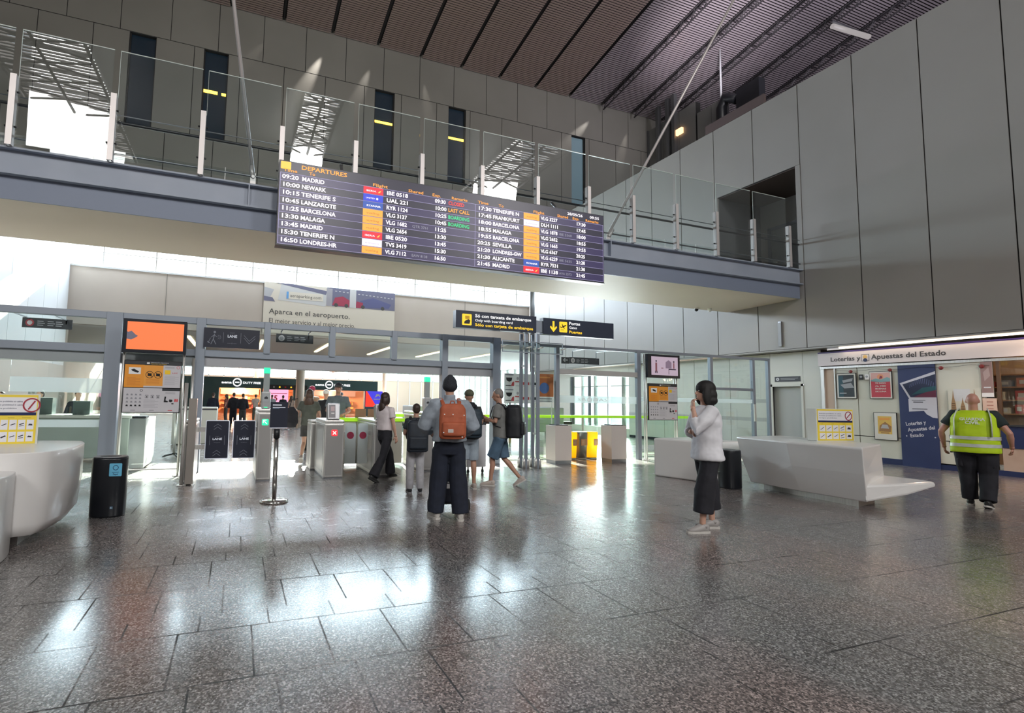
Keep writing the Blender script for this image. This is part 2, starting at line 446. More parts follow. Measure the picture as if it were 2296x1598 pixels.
# grey service door in the lower wall
t = thing('door_2', None, None, (16.0, 11.21, 0)); t['kind'] = 'structure'
bm = new(); Fd.rect(bm, -.51, 0, -.45, 2.14, 0, 0, .03); Fd.rect(bm, .45, 0, .51, 2.14, 0, 0, .03); Fd.rect(bm, -.51, 2.07, .51, 2.14, 0, 0, .03)
obj('door_frame', bm, LOWPANEL, t)
bm = new(); box(bm, .12, .16, -.5, .5, 0, 2.1); box(bm, 0, .16, -.52, -.45, 0, 2.1); obj('door_leaf', bm, mat('door_pale_grey', (.43, .45, .43), .5), t)

# ---- far wall: staggered panels, slot windows, glazed band below
WX = [(-5.33, -4.26), (-2.22, -1.15), (6.13, 7.2), (10.38, 11.42), (18.6, 19.6)]
WZ = (13.55, 17.93)
bm = new(); F = Face((0, 25.9, 0), (1, 0, 0))
def row(z0, z1, off, holes):
    xs = [x for x in [off + 2.05 * k for k in range(-12, 20)] if -16 < x < 25]
    xs = [-16] + xs + [25]
    for a, b in zip(xs, xs[1:]):
        cuts = [(max(a, p), min(b, q)) for p, q in holes if p < b and q > a]
        segs = [(a, b)]
        for p, q in cuts: segs = [s for u, v in segs for s in ((u, min(v, p)), (max(u, q), v)) if s[1] - s[0] > .03]
        for u, v in segs: F.rect(bm, u + .016, z0 + .016, v - .016, z1 - .016, 0, -.03, 0)
row(17.95, 20.6, .42, []); row(WZ[0], 17.95, 1.45, WX); row(10.8, WZ[0], .42, []); row(8.45, 10.8, 1.45, [])
xs = [-16] + [v for p in WX for v in p] + [25]
box(bm, -16, 25, 25.93, 26.3, 17.93, 20.9, 1); box(bm, -16, 25, 25.93, 26.3, 8.45, 13.55, 1)
for a, b in zip(xs[::2], xs[1::2]): box(bm, a, b, 25.93, 26.3, 13.55, 17.93, 1)
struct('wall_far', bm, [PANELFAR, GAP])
SLOT = mat('slot_window_glass', (.018, .035, .055), .12, spec=.8)
SLOTL = mat('slot_window_lit', (.25, .38, .44), .3, spec=.6)
TUBE = emis('amber_tube', (1, .55, .05), 5)
for i, (a, b) in enumerate(WX):
    t = thing('window_%d' % (i + 1), None, None, ((a + b) / 2, 26.1, 13.55)); t['kind'] = 'structure'
    wd = (b - a) / 2
    bm = new(); box(bm, -wd, wd, 0, .05, 0, 4.38); obj('pane', bm, SLOTL if i == 4 else SLOT, t)
    bm = new()
    for x in (-wd, wd - .04): box(bm, x, x + .04, -.1, .02, 0, 4.38)
    obj('window_frame', bm, GAP, t)
    if i in (1, 2, 3):
        bm = new(); z = (2.35, 2.65, 2.6)[i - 1]
        if i == 1: box(bm, -wd + .03, .12, -.04, 0, z, z + .13); box(bm, .3, wd - .03, -.04, 0, z, z + .11)
        else: box(bm, -wd + .02, wd - .02, -.04, 0, z, z + .11)
        obj('window_lamp', bm, TUBE, t)
# high glazed band
t = thing('window_7', None, None, (0, 25.95, 6.9)); t['kind'] = 'structure'
bm = new(); box(bm, -6.9, 15.6, 0, .02, 0, 1.55); obj('pane', bm, GLASS, t)
bm = new()
for k in range(11): x = -5.73 + 2.05 * k; box(bm, x - .025, x + .025, -.05, .05, 0, 1.55)
box(bm, -6.9, 15.6, -.03, .03, .68, .71); obj('mullion', bm, mat('white_mullion', (.7, .7, .7), .5), t)
bm = new()
box(bm, -6.9, 15.6, 25.8, 26.2, 4.4, 6.9, 0)
for x in (-3.2, 0.93, 7.46, 11.5): box(bm, x - .012, x + .012, 25.792, 25.81, 4.4, 6.9, 1)
box(bm, -6.9, 15.6, 25.77, 26.2, 6.88, 6.95, 2)
struct('wall_beige', bm, [BEIGE, mat('fine_joint', (.2, .19, .17), .8), WHITEWALL])
# low left wall (catches the sun) with its roof, beyond the bridge
bm = new()
F = Face((-6.9, 0, 0), (0, 1, 0))
ysl = [11.0 + 1.5 * k for k in range(11)]
for a, b in zip(ysl, ysl[1:]): F.rect(bm, a + .01, 2.6, min(b, 25.9) - .01, 9.0, 0, -.03, 0)
box(bm, -7.3, -6.93, 10.9, 25.9, 0, 9, 1); box(bm, -6.93, -6.9, 10.9, 25.9, 0, 2.6, 2)
struct('wall_left', bm, [WHITEWALL, GAP, BEIGE])
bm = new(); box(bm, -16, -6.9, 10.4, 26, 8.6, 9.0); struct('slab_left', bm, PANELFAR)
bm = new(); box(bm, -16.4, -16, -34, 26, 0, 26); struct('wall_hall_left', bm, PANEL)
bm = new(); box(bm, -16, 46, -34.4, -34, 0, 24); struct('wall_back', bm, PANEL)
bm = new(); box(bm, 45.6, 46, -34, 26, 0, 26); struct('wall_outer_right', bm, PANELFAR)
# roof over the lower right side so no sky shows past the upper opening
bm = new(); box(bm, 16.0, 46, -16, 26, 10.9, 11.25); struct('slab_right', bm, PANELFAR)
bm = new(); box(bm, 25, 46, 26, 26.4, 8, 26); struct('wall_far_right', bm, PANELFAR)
# wall at the back of the upper right opening
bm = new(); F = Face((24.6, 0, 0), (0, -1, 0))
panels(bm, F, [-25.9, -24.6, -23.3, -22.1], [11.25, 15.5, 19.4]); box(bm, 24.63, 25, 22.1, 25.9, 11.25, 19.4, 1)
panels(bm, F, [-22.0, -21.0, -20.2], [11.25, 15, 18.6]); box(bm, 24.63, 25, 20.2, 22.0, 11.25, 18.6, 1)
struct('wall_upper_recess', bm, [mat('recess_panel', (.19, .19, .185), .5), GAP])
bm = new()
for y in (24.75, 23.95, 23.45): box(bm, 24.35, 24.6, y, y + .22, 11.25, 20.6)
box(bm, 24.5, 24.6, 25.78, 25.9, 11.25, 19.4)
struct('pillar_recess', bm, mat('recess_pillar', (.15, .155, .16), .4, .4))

# ---- ceiling: thin slats between dark joints, lattice beams over the right half
def cz(y): return 20.33 + .155 * (25.9 - y) if y > 2 else 20.33 + .155 * 23.9
bm = new()
GX = [1.33 + 2.431 * k for k in range(-7, 18)]
y = 25.86
while y > -2:
    z = cz(y)
    for a, b in zip(GX, GX[1:]):
        if b > 45: continue
        mi = 0 if a < 17 else 1
        dy = .078 if a < 17 else .07
        box(bm, a + .10, b - .10, y - dy, y, z, z + .03, mi)
    y -= .125
vs = []
add(bm, [(-16, 26, cz(26) + .22), (46, 26, cz(26) + .22), (46, 2, cz(2) + .22), (-16, 2, cz(2) + .22), (46, -3, cz(2) + .22), (-16, -3, cz(2) + .22)], [(0, 1, 2, 3), (3, 2, 4, 5)], 2)
for x in GX:
    if x > 17: continue
    add(bm, [(x - .05, 25.9, cz(25.9) + .1), (x + .05, 25.9, cz(25.9) + .1), (x + .05, 2, cz(2) + .1), (x - .05, 2, cz(2) + .1)], [(0, 1, 2, 3)], 2)
# darker cross strips where slat bays meet
struct('ceiling', bm, [SLAT, SLATLIT, VOID])
for x in GX:
    if not 20 < x < 42: continue
    bm = new(); pr = []
    for y in [25.6 - .42 * k for k in range(0, 56)]:
        pr.append((y, cz(y) - .06, cz(y) - .46))
    for dx in (-.07, .07):
        tube(bm, [(x + dx, pr[0][0], pr[0][1]), (x + dx, pr[-1][0], pr[-1][1])], .035, 6, sm=False)
    tube(bm, [(x, pr[0][0], pr[0][2]), (x, pr[-1][0], pr[-1][2])], .045, 6, sm=False)
    for i, (p, q) in enumerate(zip(pr, pr[1:])):
        for dx in (-.07, .07):
            a = (x + dx, p[0], p[1]) if i % 2 else (x, p[0], p[2])
            b = (x, q[0], q[2]) if i % 2 else (x + dx, q[0], q[1])
            tube(bm, [a, b], .02, 4, cap=False, sm=False)
    tag(obj('lattice_beam', bm, TRUSS), 'dark lattice beam running under the slatted ceiling above the right wall', 'beam', 'lattice beams under the ceiling')
# roof behind the viewer: solid with long glazed strips and their trusses
bm = new()
strips = [(-14.6, -9.2), (3.2, 5.8), (19.6, 24)]
xs = [-16] + [v for s in strips for v in s] + [46]
for a, b in zip(xs[::2], xs[1::2]): box(bm, a, b, -34, -2.9, 22, 22.3)
for a, b in strips: box(bm, a, b, -13.0, -2.9, 22, 22.3); box(bm, a, b, -34, -30, 22, 22.3)
box(bm, -16, 46, -3.1, -2.9, 22.3, 24.4)
struct('ceiling_back', bm, mat('back_roof', (.25, .25, .26), .5))
for a, b in strips:
    bm = new()
    for k in range(48): y = -13.1 - .35 * k; box(bm, a, b, y, y + (.17 if k % 7 else .34), 22.05, 22.12)
    for x in (a, (a + b) / 2, b): tube(bm, [(x, -13, 21.6), (x, -30, 21.6)], .10, 6)
    for k in range(8):
        y = -13.2 - 2.1 * k; tube(bm, [(a, y, 21.6), (b, y - 2, 21.7)], .07, 6); tube(bm, [(b, y, 21.6), (a, y - 2, 21.7)], .07, 6)
    struct('ceiling_louvre', bm, TRUSS)

# ---- airside hall beyond the beige wall
bm = new(); box(bm, -16, 24, 26.2, 54, 4.4, 4.7); struct('ceiling_airside', bm, mat('airside_ceiling', (.62, .62, .61), .55))
bm = new()
for k in range(24):
    y = 26.4 + 1.45 * k; box(bm, 24.0, 24.25, y, y + .12, 0, 8, 1); box(bm, 24.1, 24.14, y + .12, y + 1.45, 0, 8, 0)
for z in (2.6,): box(bm, 23.97, 24.2, 26.4, 60, z, z + .05, 1)
struct('window_8', bm, [glass('blind_glass', (.9, .96, .95), 1, .1, .25), mat('pale_mullion', (.6, .66, .66), .5)])
bm = new()
for k in range(27):
    x = -15 + 1.5 * k; box(bm, x, x + .1, 60, 60.2, 0, 9, 1); box(bm, x + .1, x + 1.5, 60.1, 60.14, 3.6, 9, 0)
for z in (5.6, 3.6): box(bm, -15, 24, 60, 60.2, z, z + .08, 1)
box(bm, -15, 24, 60.05, 60.15, 0, 3.6, 2)
struct('window_9', bm, [GLASS, mat('pale_mullion', (.6, .66, .66), .5), mat('beige_board', (.5, .44, .36), .6)])
bm = new(); box(bm, -12.1, -11.9, 26.2, 60, 0, 9); box(bm, -16, -6.9, 25.9, 26.2, 0, 4.4)
struct('wall_airside_left', bm, BEIGE)
bm = new(); box(bm, -12, 24, 26.0, 60, 8.4, 8.6); 
bmesh.ops.delete(bm, geom=bm.verts[:], context='VERTS')
box(bm, -12, 24, 54, 62, 8.4, 8.6); struct('ceiling_airside_high', bm, WHITEWALL)
bm = new()
# ================================================================ footbridge
t = thing('footbridge', 'blue-grey steel footbridge crossing the hall above the departures board', 'footbridge', (0, 10.28, 0))
x0, x1 = -16, 15.56
def ibeam(y0, y1, zt, zb, name):
    bm = new(); ym = (y0 + y1) / 2
    box(bm, x0, x1, y0, y1, zt - .03, zt); box(bm, x0, x1, y0, y1, zb, zb + .035)
    box(bm, x0, x1, ym - .012, ym + .012, zb + .035, zt - .03)
    return obj(name, bm, BEAMPAINT, t)
ibeam(0, .24, 5.52, 5.06, 'front_girder')
ibeam(2.3, 2.54, 5.52, 5.06, 'rear_girder')
for x in (0.03, 8.55): 
    bm = new(); box(bm, x - .012, x + .012, .0, .24, 5.09, 5.49)
    obj('stiffener_plate', bm, BEAMPAINT, t)
bm = new(); box(bm, x0, x1, .12, .15, 4.66, 5.06); obj('fascia_strip', bm, mat('fascia_paint', (.22, .26, .35), .5), t)
bm = new()
N = 14
prof = [(.15, 4.66), (2.57, 4.62), (2.57, 4.75), (.15, 4.75)]
v0 = [bm.verts.new((x0, y, z)) for y, z in prof]; v1 = [bm.verts.new((x1, y, z)) for y, z in prof]
for i in range(len(prof)): bm.faces.new((v0[i], v0[(i + 1) % len(prof)], v1[(i + 1) % len(prof)], v1[i])).smooth = False
bm.faces.new(v0); bm.faces.new(v1[::-1])
obj('soffit', bm, SOFFIT, t)
bm = new(); box(bm, x0, x1, .16, 2.4, 5.3, 5.44); obj('deck', bm, mat('deck_grey', (.2, .2, .2), .6), t)
bm = new()
for y in (2.1,): 
    tube(bm, [(x0, y, 5.72), (x1, y, 5.72)], .05, 8); tube(bm, [(x0, y, 5.95), (x1, y, 5.95)], .02, 6)
obj('service_pipe', bm, mat('pipe_beige', (.32, .30, .26), .5, .3), t)
# balustrade
PX = [-3.73 - 1.45 * k for k in range(1, 8)][::-1] + [-3.73, -2.28, -.83, .59, 2.05, 3.5, 4.94, 6.39, 7.84, 9.21, 10.64, 12.07, 13.5, 14.95]
for i, x in enumerate(PX):
    bm = new(); box(bm, x - .045, x - .02, -.07, .03, 5.52, 6.74); box(bm, x + .02, x + .045, -.07, .03, 5.52, 6.74)
    box(bm, x - .045, x + .045, -.08, -.06, 5.52, 6.74)
    p = obj('railing_post', bm, RAILPOST, t)
    for z in (5.85, 6.45):
        for s in (-1, 1): bm = new(); cyl(bm, (x + s * .05, -.02, z), (x + s * .085, -.02, z), .018, 8); obj('glass_clamp', bm, BLACK, p)
for a, b in zip(PX, PX[1:]):
    bm = new(); box(bm, a + .05, b - .05, .0, .012, 5.58, 7.58)
    g = obj('glass_panel', bm, RAILGLASS, t)
    bm = new(); box(bm, a + .05, b - .05, -.001, .013, 7.575, 7.59)
    box(bm, a + .047, a + .053, 0, .012, 6.7, 7.58); obj('glass_edge', bm, mat('glass_edge', (.55, .62, .58), .2, spec=.9), g)
bm = new(); tube(bm, [(x0, .10, 6.30), (x1, .10, 6.30)], .028, 8); obj('handrail', bm, mat('handrail_dark', (.06, .06, .065), .35, .6), t)
bm = new(); tube(bm, [(x0, .07, 6.42), (x1, .07, 6.42)], .010, 6); tube(bm, [(x0, .08, 5.70), (x1, .08, 5.70)], .02, 8); obj('rail_rod', bm, DSTEEL, t)
for x in (-.5, 2.3, 5.1, 7.9, 11.2, 12.6, 13.9):
    bm = new(); box(bm, x - .04, x + .04, 2.3, 2.36, 5.52, 6.1); box(bm, x - .008, x + .008, 2.3, 2.32, 6.1, 6.72)
    obj('rear_railing_post', bm, RAILPOST, t)
bm = new(); box(bm, x0, x1, 2.33, 2.342, 5.6, 6.7); obj('rear_glass', bm, glass('rear_glass', (.93, .96, .96), 1), t)
# tie rods
for x, z, tx, tz, lb in ((.09, 5.62, -2.42, 22.6, 'thin steel tie rod rising from the footbridge left of the departures board'), (8.52, 5.58, 18.9, 22.6, 'slanting steel tie rod rising from the footbridge right of the departures board')):
    k = thing('tie_rod', lb, 'tie rod', (x, 10.36, z))
    bm = new(); tube(bm, [(0, 0, .1), (tx - x, .35, tz - z)], .036, 8); obj('rod', bm, RAILPOST, k)
    bm = new(); d = V((tx - x, .35, tz - z)).normalized()
    tube(bm, [d * .05, d * .28], .045, 8); box(bm, -.05, .05, -.012, .012, -.07, .14); cyl(bm, (0, -.05, .06), (0, .05, .06), .03, 10)
    obj('fork_end', bm, RAILPOST, k)
# round dome cameras under the soffit
for i, (x, y) in enumerate([(14.0, 12.72), (14.45, 12.6)]):
    k = thing('security_camera', ['black-eyed white dome camera under the bridge soffit, the left one of two', 'white dome camera under the bridge soffit, the right one of two'][i], 'camera', (x, y, 4.60), 0, 'dome cameras under the footbridge')
    bm = new(); cyl(bm, (0, 0, -.01), (0, 0, .1), .06, 14); obj('mount', bm, WHITE, k)
    bm = new(); ell(bm, (0, 0, -.03), .06); obj('dome', bm, [BLACK, WHITE][i], k)

# ================================================================ departures board
t = thing('departures_board', 'wide black flight display hanging in front of the footbridge', 'display board', (.53, 9.75, 4.24))
W, H = 7.36, 1.615
F = Face((0, 0, 0), (1, 0, 0)); F.n = V((0, -1, 0))
bm = new(); box(bm, 0, W, 0, .18, 0, H); box(bm, -.01, W + .01, -.012, .19, -.012, .0); obj('housing', bm, mat('board_housing', (.01, .01, .014), .4), t)
SCR = mat('led_screen', (.012, .012, .018), .32, 0, (.10, .09, .18), .16)
bm = new(); F.rect(bm, .012, .012, W - .012, H - .012, 0, .0, .004); obj('screen', bm, SCR, t)
E_W = emis('led_white', (1, .93, 1), 1.15); E_O = emis('led_orange', (1, .36, .04), 1.0); E_Y = emis('led_yellow', (1, .50, .06), 1.05)
E_R = emis('led_red', (1, .05, .03), .9); E_G = emis('led_green', (.03, .75, .28), .8); E_L = emis('led_line', (.55, .50, .85), .55)
E_RB = emis('led_red_tile', (.85, .01, .03), .9); E_BB = emis('led_blue_tile', (.02, .05, .70), .8); E_BB2 = emis('led_blue_tile_dark', (.02, .09, .45), .8); E_OB = emis('led_amber_tile', (1, .38, .04), .95)
E_PW = emis('led_pale_tile', (.95, .80, 1), .95); E_GR = emis('led_grey', (.5, .5, .6), .5); E_TO = emis('tile_script', (.75, .25, .02), .5)
top = H - .235; rh = (top - .03) / 9.0
E_BG1 = mat('led_row', (.012, .012, .018), .32, 0, (.13, .10, .30), .24)
bm = new()
for k in range(9):
    if k % 2 == 0: F.rect(bm, .02, top - (k + 1) * rh, W - .02, top - k * rh, 0, .004, .005)
obj('row_tint', bm, E_BG1, t)
bm = new()
for k in range(10): z = top - k * rh; F.rect(bm, .03, z - .004, W - .02, z + .003, 0, .005, .007)
SPLIT = 4.02
for u in (.026, SPLIT, W - .03): F.rect(bm, u, .03, u + .008, top, 0, .005, .007)
obj('grid_line', bm, E_L, t)
bm = new()
F.text(bm, 'DEPARTURES', .40, H - .125, .078, 0, .03, w=.007, width=.86)
HD = [('Time', .08, .25), ('To', .55, .11), ('Flight', 1.78, .30), ('Shared', 2.52, .32), ('Exp.', 3.04, .18), ('Remarks', 3.47, .36)]
obj('title_lettering', bm, E_O, t)
for s, u, wd in HD: bm = new(); F.text(bm, s, u, top + .028 - (.0 if u < 1 else .008), .058, 0, .02, w=.007, width=wd); obj('column_heading', bm, E_O, t)
for s, u, wd in [('Time', .06, .25), ('To', .56, .12), ('Flight', 1.42, .28), ('Shared', 2.05, .29), ('Exp.', 2.46, .18), ('Remarks', 2.82, .36)]: bm = new(); F.text(bm, s, SPLIT + u, top + .028 - (.0 if u < 1 else .008), .058, 0, .02, w=.007, width=wd); obj('column_heading', bm, E_O, t)
bm = new(); F.poly(bm, rrect(.03, H - .165, .215, H - .02, .015), 0, .004, .007); plane_icon(F, bm, .045, H - .175, .155, 1); obj('departure_icon', bm, [E_Y, BLACK], t)
bm = new(); F.text(bm, '28/05/26', SPLIT + 2.32, H - .125, .06, 0, .02, w=.007, width=.42); obj('date', bm, E_W, t)
bm = new(); F.text(bm, '09:55', SPLIT + 2.94, H - .125, .06, 0, .02, w=.007, width=.26); obj('clock', bm, E_W, t)
L1 = [('09:20', 'MADRID', 'R', 'IBE 0518', '', '09:30'), ('10:00', 'NEWARK', 'B', 'UAL 221', '', '10:00'), ('10:15', 'TENERIFE S', 'C', 'RYR 1124', '', '10:25'),
      ('10:45', 'LANZAROTE', 'O', 'VLG 3137', '', '10:45'), ('11:25', 'BARCELONA', 'O', 'VLG 1682', 'QTR 3761', '11:25'), ('13:30', 'MALAGA', 'O', 'VLG 2654', '', '13:30'),
      ('13:45', 'MADRID', 'R', 'IBE 0520', '', '13:45'), ('15:30', 'TENERIFE N', 'W', 'TVS 3419', '', '15:30'), ('16:50', 'LONDRES-HR', 'O', 'VLG 7112', 'BAW 8138', '16:50')]
L2 = [('17:30', 'TENERIFE N', 'O', 'VLG 3227', '', '17:30'), ('17:45', 'FRANKFURT', 'W', 'DLH 1111', '', '17:45'), ('18:00', 'BARCELONA', 'O', 'VLG 1878', 'IBE 5368', '18:00'),
      ('18:55', 'MALAGA', 'O', 'VLG 2652', '', '18:55'), ('19:55', 'BARCELONA', 'O', 'VLG 1665', '', '19:55'), ('20:25', 'SEVILLA', 'O', 'VLG 6367', '', '20:25'),
      ('21:20', 'LONDRES-GW', 'O', 'VLG 6229', 'IBE 5635', '21:20'), ('21:30', 'ALICANTE', 'C', 'RYR 7531', '', '21:30'), ('21:45', 'MADRID', 'R', 'IBE 1138', 'AVA 2573', '21:45')]
CW = {'M': 1.25, 'W': 1.25, 'I': .5, ' ': .45, '-': .55, '1': .9}
wd = lambda s, k=.072: sum(CW.get(c, 1) for c in s) * k
def table(base, rows, tu, fu, su, eu):
    for k, (a, b, c, f, s, e) in enumerate(rows):
        z = top - (k + 1) * rh + .043
        h = .076
        for nm, tx, u, wid in (('departure_time', a, .06, .30), ('destination', b, .42, wd(b)), ('flight_number', f, fu, .44), ('expected_time', e, eu, .24)):
            bm = new(); F.text(bm, tx, base + u, z, h, 0, .035, w=.007, width=wid); obj(nm, bm, E_W, t)
        if s: bm = new(); F.text(bm, s, base + su, z + .005, h * .7, 0, .0, w=.007, width=.33); obj('shared_flight', bm, E_GR, t)
        bm = new(); u = base + tu; zz = top - (k + 1) * rh
        m = {'R': E_RB, 'B': E_BB, 'C': E_BB2, 'O': E_OB, 'W': E_PW}[c]
        F.rect(bm, u, zz + .008, u + .40, zz + rh - .006, 0, .005, .007)
        m2 = {'O': E_TO, 'W': E_GR}.get(c, E_W)
        if c == 'R': F.text(bm, 'IBERIA', u + .05, zz + .05, .035, 1, .0, w=.008, width=.20); F.poly(bm, [(u + .29, zz + .045), (u + .33, zz + .05), (u + .36, zz + .10), (u + .32, zz + .08)], 2, .007, .008)
        elif c == 'B': F.text(bm, 'UNITED', u + .05, zz + .055, .028, 1, .0, w=.008, width=.18); F.disc(bm, (u + .28, zz + .07), .022, 1, .007, .008)
        elif c == 'C': F.text(bm, 'RYANAIR', u + .07, zz + .05, .035, 1, .02, w=.008, width=.28)
        elif c == 'O': F.text(bm, 'vueling', u + .07, zz + .05, .042, 1, .0, w=.008, width=.26)
        else: F.text(bm, 'transavia' if k > 3 else 'Lufthansa', u + .06, zz + .055, .026, 1, .0, w=.008, width=.28)
        obj('airline_tile', bm, [m, m2, E_Y], t)
table(0, L1, 1.60, 2.07, 2.62, 3.10)
table(SPLIT, L2, 1.18, 1.62, 2.10, 2.56)
for k, (s, m) in enumerate([('CLOSED', E_R), ('LAST CALL', E_O), ('BOARDING', E_G), ('BOARDING', E_G)]):
    bm = new(); F.text(bm, s, 3.40, top - (k + 1) * rh + .043, .074, 0, .035, w=.007, width=(.36, .48, .48, .48)[k]); obj('remark_lettering', bm, m, t)
bm = new()
for x in (1.2, W - 1.2): tube(bm, [(x, .1, H), (x, .35, H + .25)], .03, 8)
for x in (1.2, W - 1.2): box(bm, x - .05, x + .05, .18, .645, 1.0, 1.06)
obj('hanger', bm, DSTEEL, t)

# ================================================================ direction signs on poles
def airport_sign(name, x0, x1, z0, z1, y, label):
    k = thing(name, label, 'sign', (x0, y, z0)); w_, h_ = x1 - x0, z1 - z0
    bm = new(); box(bm, 0, w_, 0, .16, 0, h_); obj('sign_box', bm, mat('sign_navy', (.03, .04, .07), .3), k, bevel=.006)
    return k, w_, h_
FS = Face((0, -.001, 0), (1, 0, 0))
SG_W = emis('sign_white', (1, 1, 1), .85); SG_Y = emis('sign_yellow', (1, .62, .02), .9)
k, w_, h_ = airport_sign('direction_sign', 4.21, 6.16, 2.975, 3.345, 9.9, 'dark sign with yellow hand icon about boarding cards, left of the two lit signs')
bm = new(); FS.poly(bm, rrect(.14, .06, .36, .30, .02), 0); FS.poly(bm, [(.19, .09), (.31, .09), (.33, .16), (.29, .19), (.22, .16), (.19, .13)], 1, .002, .004); FS.rect(bm, .21, .19, .31, .26, 2, .002, .003)
obj('hand_icon', bm, [SG_Y, BLACK, mat('icon_amber', (.8, .45, .02), .5)], k)
bm = new()
FS.text(bm, 'Só con tarxeta de embarque', .44, .245, .066, 0, .03, width=1.37); obj('white_lettering', bm, SG_W, k); bm = new()
FS.text(bm, 'Only with boarding card', .44, .155, .052, 0, .01, width=.90)
obj('white_lettering', bm, SG_W, k)
bm = new(); FS.text(bm, 'Sólo con tarjeta de embarque', .44, .055, .062, 0, .03, width=1.42); obj('yellow_lettering', bm, SG_Y, k)
k, w_, h_ = airport_sign('direction_sign', 6.34, 8.28, 2.965, 3.335, 9.9, 'dark sign with yellow down arrow reading Portas Gates Puertas')
bm = new(); FS.poly(bm, [(.265, .06), (.36, .17), (.335, .20), (.29, .15), (.29, .31), (.24, .31), (.24, .15), (.195, .20), (.17, .17)], 0); obj('arrow', bm, SG_Y, k)
bm = new(); FS.poly(bm, rrect(.42, .07, .63, .31, .02), 0); plane_icon(FS, bm, .425, .09, .20, 1); obj('plane_icon', bm, [SG_Y, BLACK], k)
bm = new(); FS.text(bm, 'Portas', .68, .255, .066, 0, .03, width=.30); obj('white_lettering', bm, SG_W, k); bm = new(); FS.text(bm, 'Gates', .68, .165, .055, 0, .01, width=.21); obj('white_lettering', bm, SG_W, k)
bm = new(); FS.text(bm, 'Puertas', .68, .06, .062, 0, .03, width=.35); obj('yellow_lettering', bm, SG_Y, k)
bm = new(); box(bm, -.2, 0, .04, .10, .04, .30); obj('link_plate', bm, ALU, k)
# twin-bar poles carrying signs and a glass screen
for x, lb in ((5.95, 'left twin-bar steel post with splayed feet under the hanging signs'), (6.25, 'right twin-bar steel post with splayed feet under the hanging signs')):
    k = thing('sign_post', lb, 'post', (x, 9.98, 0))
    bm = new()
    for dy in (0, .22): box(bm, -.035, .035, dy - .02, dy + .02, 0, 2.97)
    obj('bar', bm, ALU, k)
    bm = new()
    for z in (.72, 2.22, 2.62): box(bm, -.012, .012, 0, .22, z, z + .04); 
    obj('spacer', bm, STEEL, k)
    for dy in (0, .22):
        for s in (-1, 1): bm = new(); tube(bm, [(s * .05, dy, 0), (s * .05, dy, .16), (s * .03, dy, .24)], [.040, .032, .010], 8); obj('foot', bm, STEEL, k)
k = thing('glass_screen', 'narrow horizontal glass panel with spider fittings across the two sign posts', 'glass panel', (5.33, 9.93, 2.53))
bm = new(); box(bm, 0, 1.54, 0, .012, 0, .24); obj('pane', bm, GLASS, k)
bm = new()
for z in (0, .24): box(bm, 0, 1.54, -.008, .02, z - .01, z + .01)
for x in (0, 1.54): box(bm, x - .006, x + .006, -.005, .017, 0, .24)
obj('edge_profile', bm, ALU, k)
for x in (.02, .62, .92, 1.52):
    bm = new(); tube(bm, [(x - .07, -.05, .09), (x + .07, -.05, .13)], .013, 8); tube(bm, [(x, -.06, .11), (x, .02, .11)], .012, 8); obj('spider_fitting', bm, STEEL, k)
# ================================================================ glazed partition at the security line
GY = 10.9
t = thing('glass_partition', 'blue-grey framed glass partition with door openings across the security line', 'partition', (0, GY, 0))
def bar(name, x0, x1, z0, z1, y0=-.06, y1=.06, m=ALU):
    bm = new(); box(bm, x0, x1, y0, y1, z0, z1); return obj(name, bm, m, t, bevel=.006)
bar('head_rail', -12, 5.78, 2.82, 2.94); bar('head_rail', 5.78, 14.82, 2.80, 2.87, -.04, .04)
bar('transom', -12, -2.28, 2.20, 2.34); bar('transom', -2.0, 5.65, 2.20, 2.33)
bm = new(); box(bm, -12, 5.7, .0, .35, 2.02, 2.20); obj('door_gear_housing', bm, mat('gear_housing', (.40, .41, .44), .4, .3), t)
bar('transom', 7.42, 9.85, 2.14, 2.27, -.05, .08, mat('pale_transom', (.50, .50, .50), .4, .3)); bar('transom', 12.5, 14.1, 1.88, 1.95, -.03, .03)
for x0, x1, z0, z1 in [(-2.28, -2.02, 0, 2.94), (-.79, -.62, 0, 2.94), (.45, .57, 2.3, 2.94), (1.75, 1.87, 2.3, 2.94), (3.10, 3.22, 2.3, 2.94), (4.28, 4.42, 0, 2.94), (5.56, 5.76, 0, 2.94)]:
    bar('column' if z0 == 0 else 'divider', x0, x1, z0, z1, -.09, .09)
for x0, x1, z0 in [(7.32, 7.42, 0), (9.83, 9.95, 0), (12.42, 12.52, 0), (14.08, 14.17, 0), (14.72, 14.80, 0)]:
    bar('column', x0, x1, z0, 2.86, -.05, .05)
for x0, x1, z0, z1 in [(-12, -2.28, 2.34, 2.82), (-12, -8, .02, 2.2), (-8, -5.2, .02, 2.2), (-5.2, -3.66, .02, 2.2), (-3.66, -2.28, .02, 2.2), (-2.02, -.79, 2.33, 2.82), (-1.95, -.79, .02, 2.2), (-.62, .45, 2.33, 2.82), (.57, 1.75, 2.33, 2.82),
                       (1.87, 3.10, 2.33, 2.82), (3.22, 4.28, 2.33, 2.82), (4.42, 5.56, 2.33, 2.82), (5.76, 7.32, .02, 2.8), (7.42, 8.6, .02, 2.14), (8.62, 9.83, .02, 2.14), (7.42, 9.83, 2.27, 2.8), (9.95, 12.42, .02, 2.8), (12.52, 14.08, .02, 1.88), (12.52, 14.08, 1.95, 2.8), (14.17, 14.72, .02, 2.8)]:
    bm = new(); box(bm, x0, x1, -.006, .006, z0, z1); obj('glass_pane', bm, GLASS, t)
for x0, x1, z0, z1 in [(-3.66, -2.28, 1.46, 1.72), (7.42, 9.83, 1.44, 1.62), (9.95, 12.42, 1.52, 1.63), (12.52, 14.08, 1.52, 1.63), (-3.66, -2.28, .85, .98)]:
    bm = new(); box(bm, x0, x1, -.010, -.007, z0, z1); obj('frosted_band', bm, FROST, t)
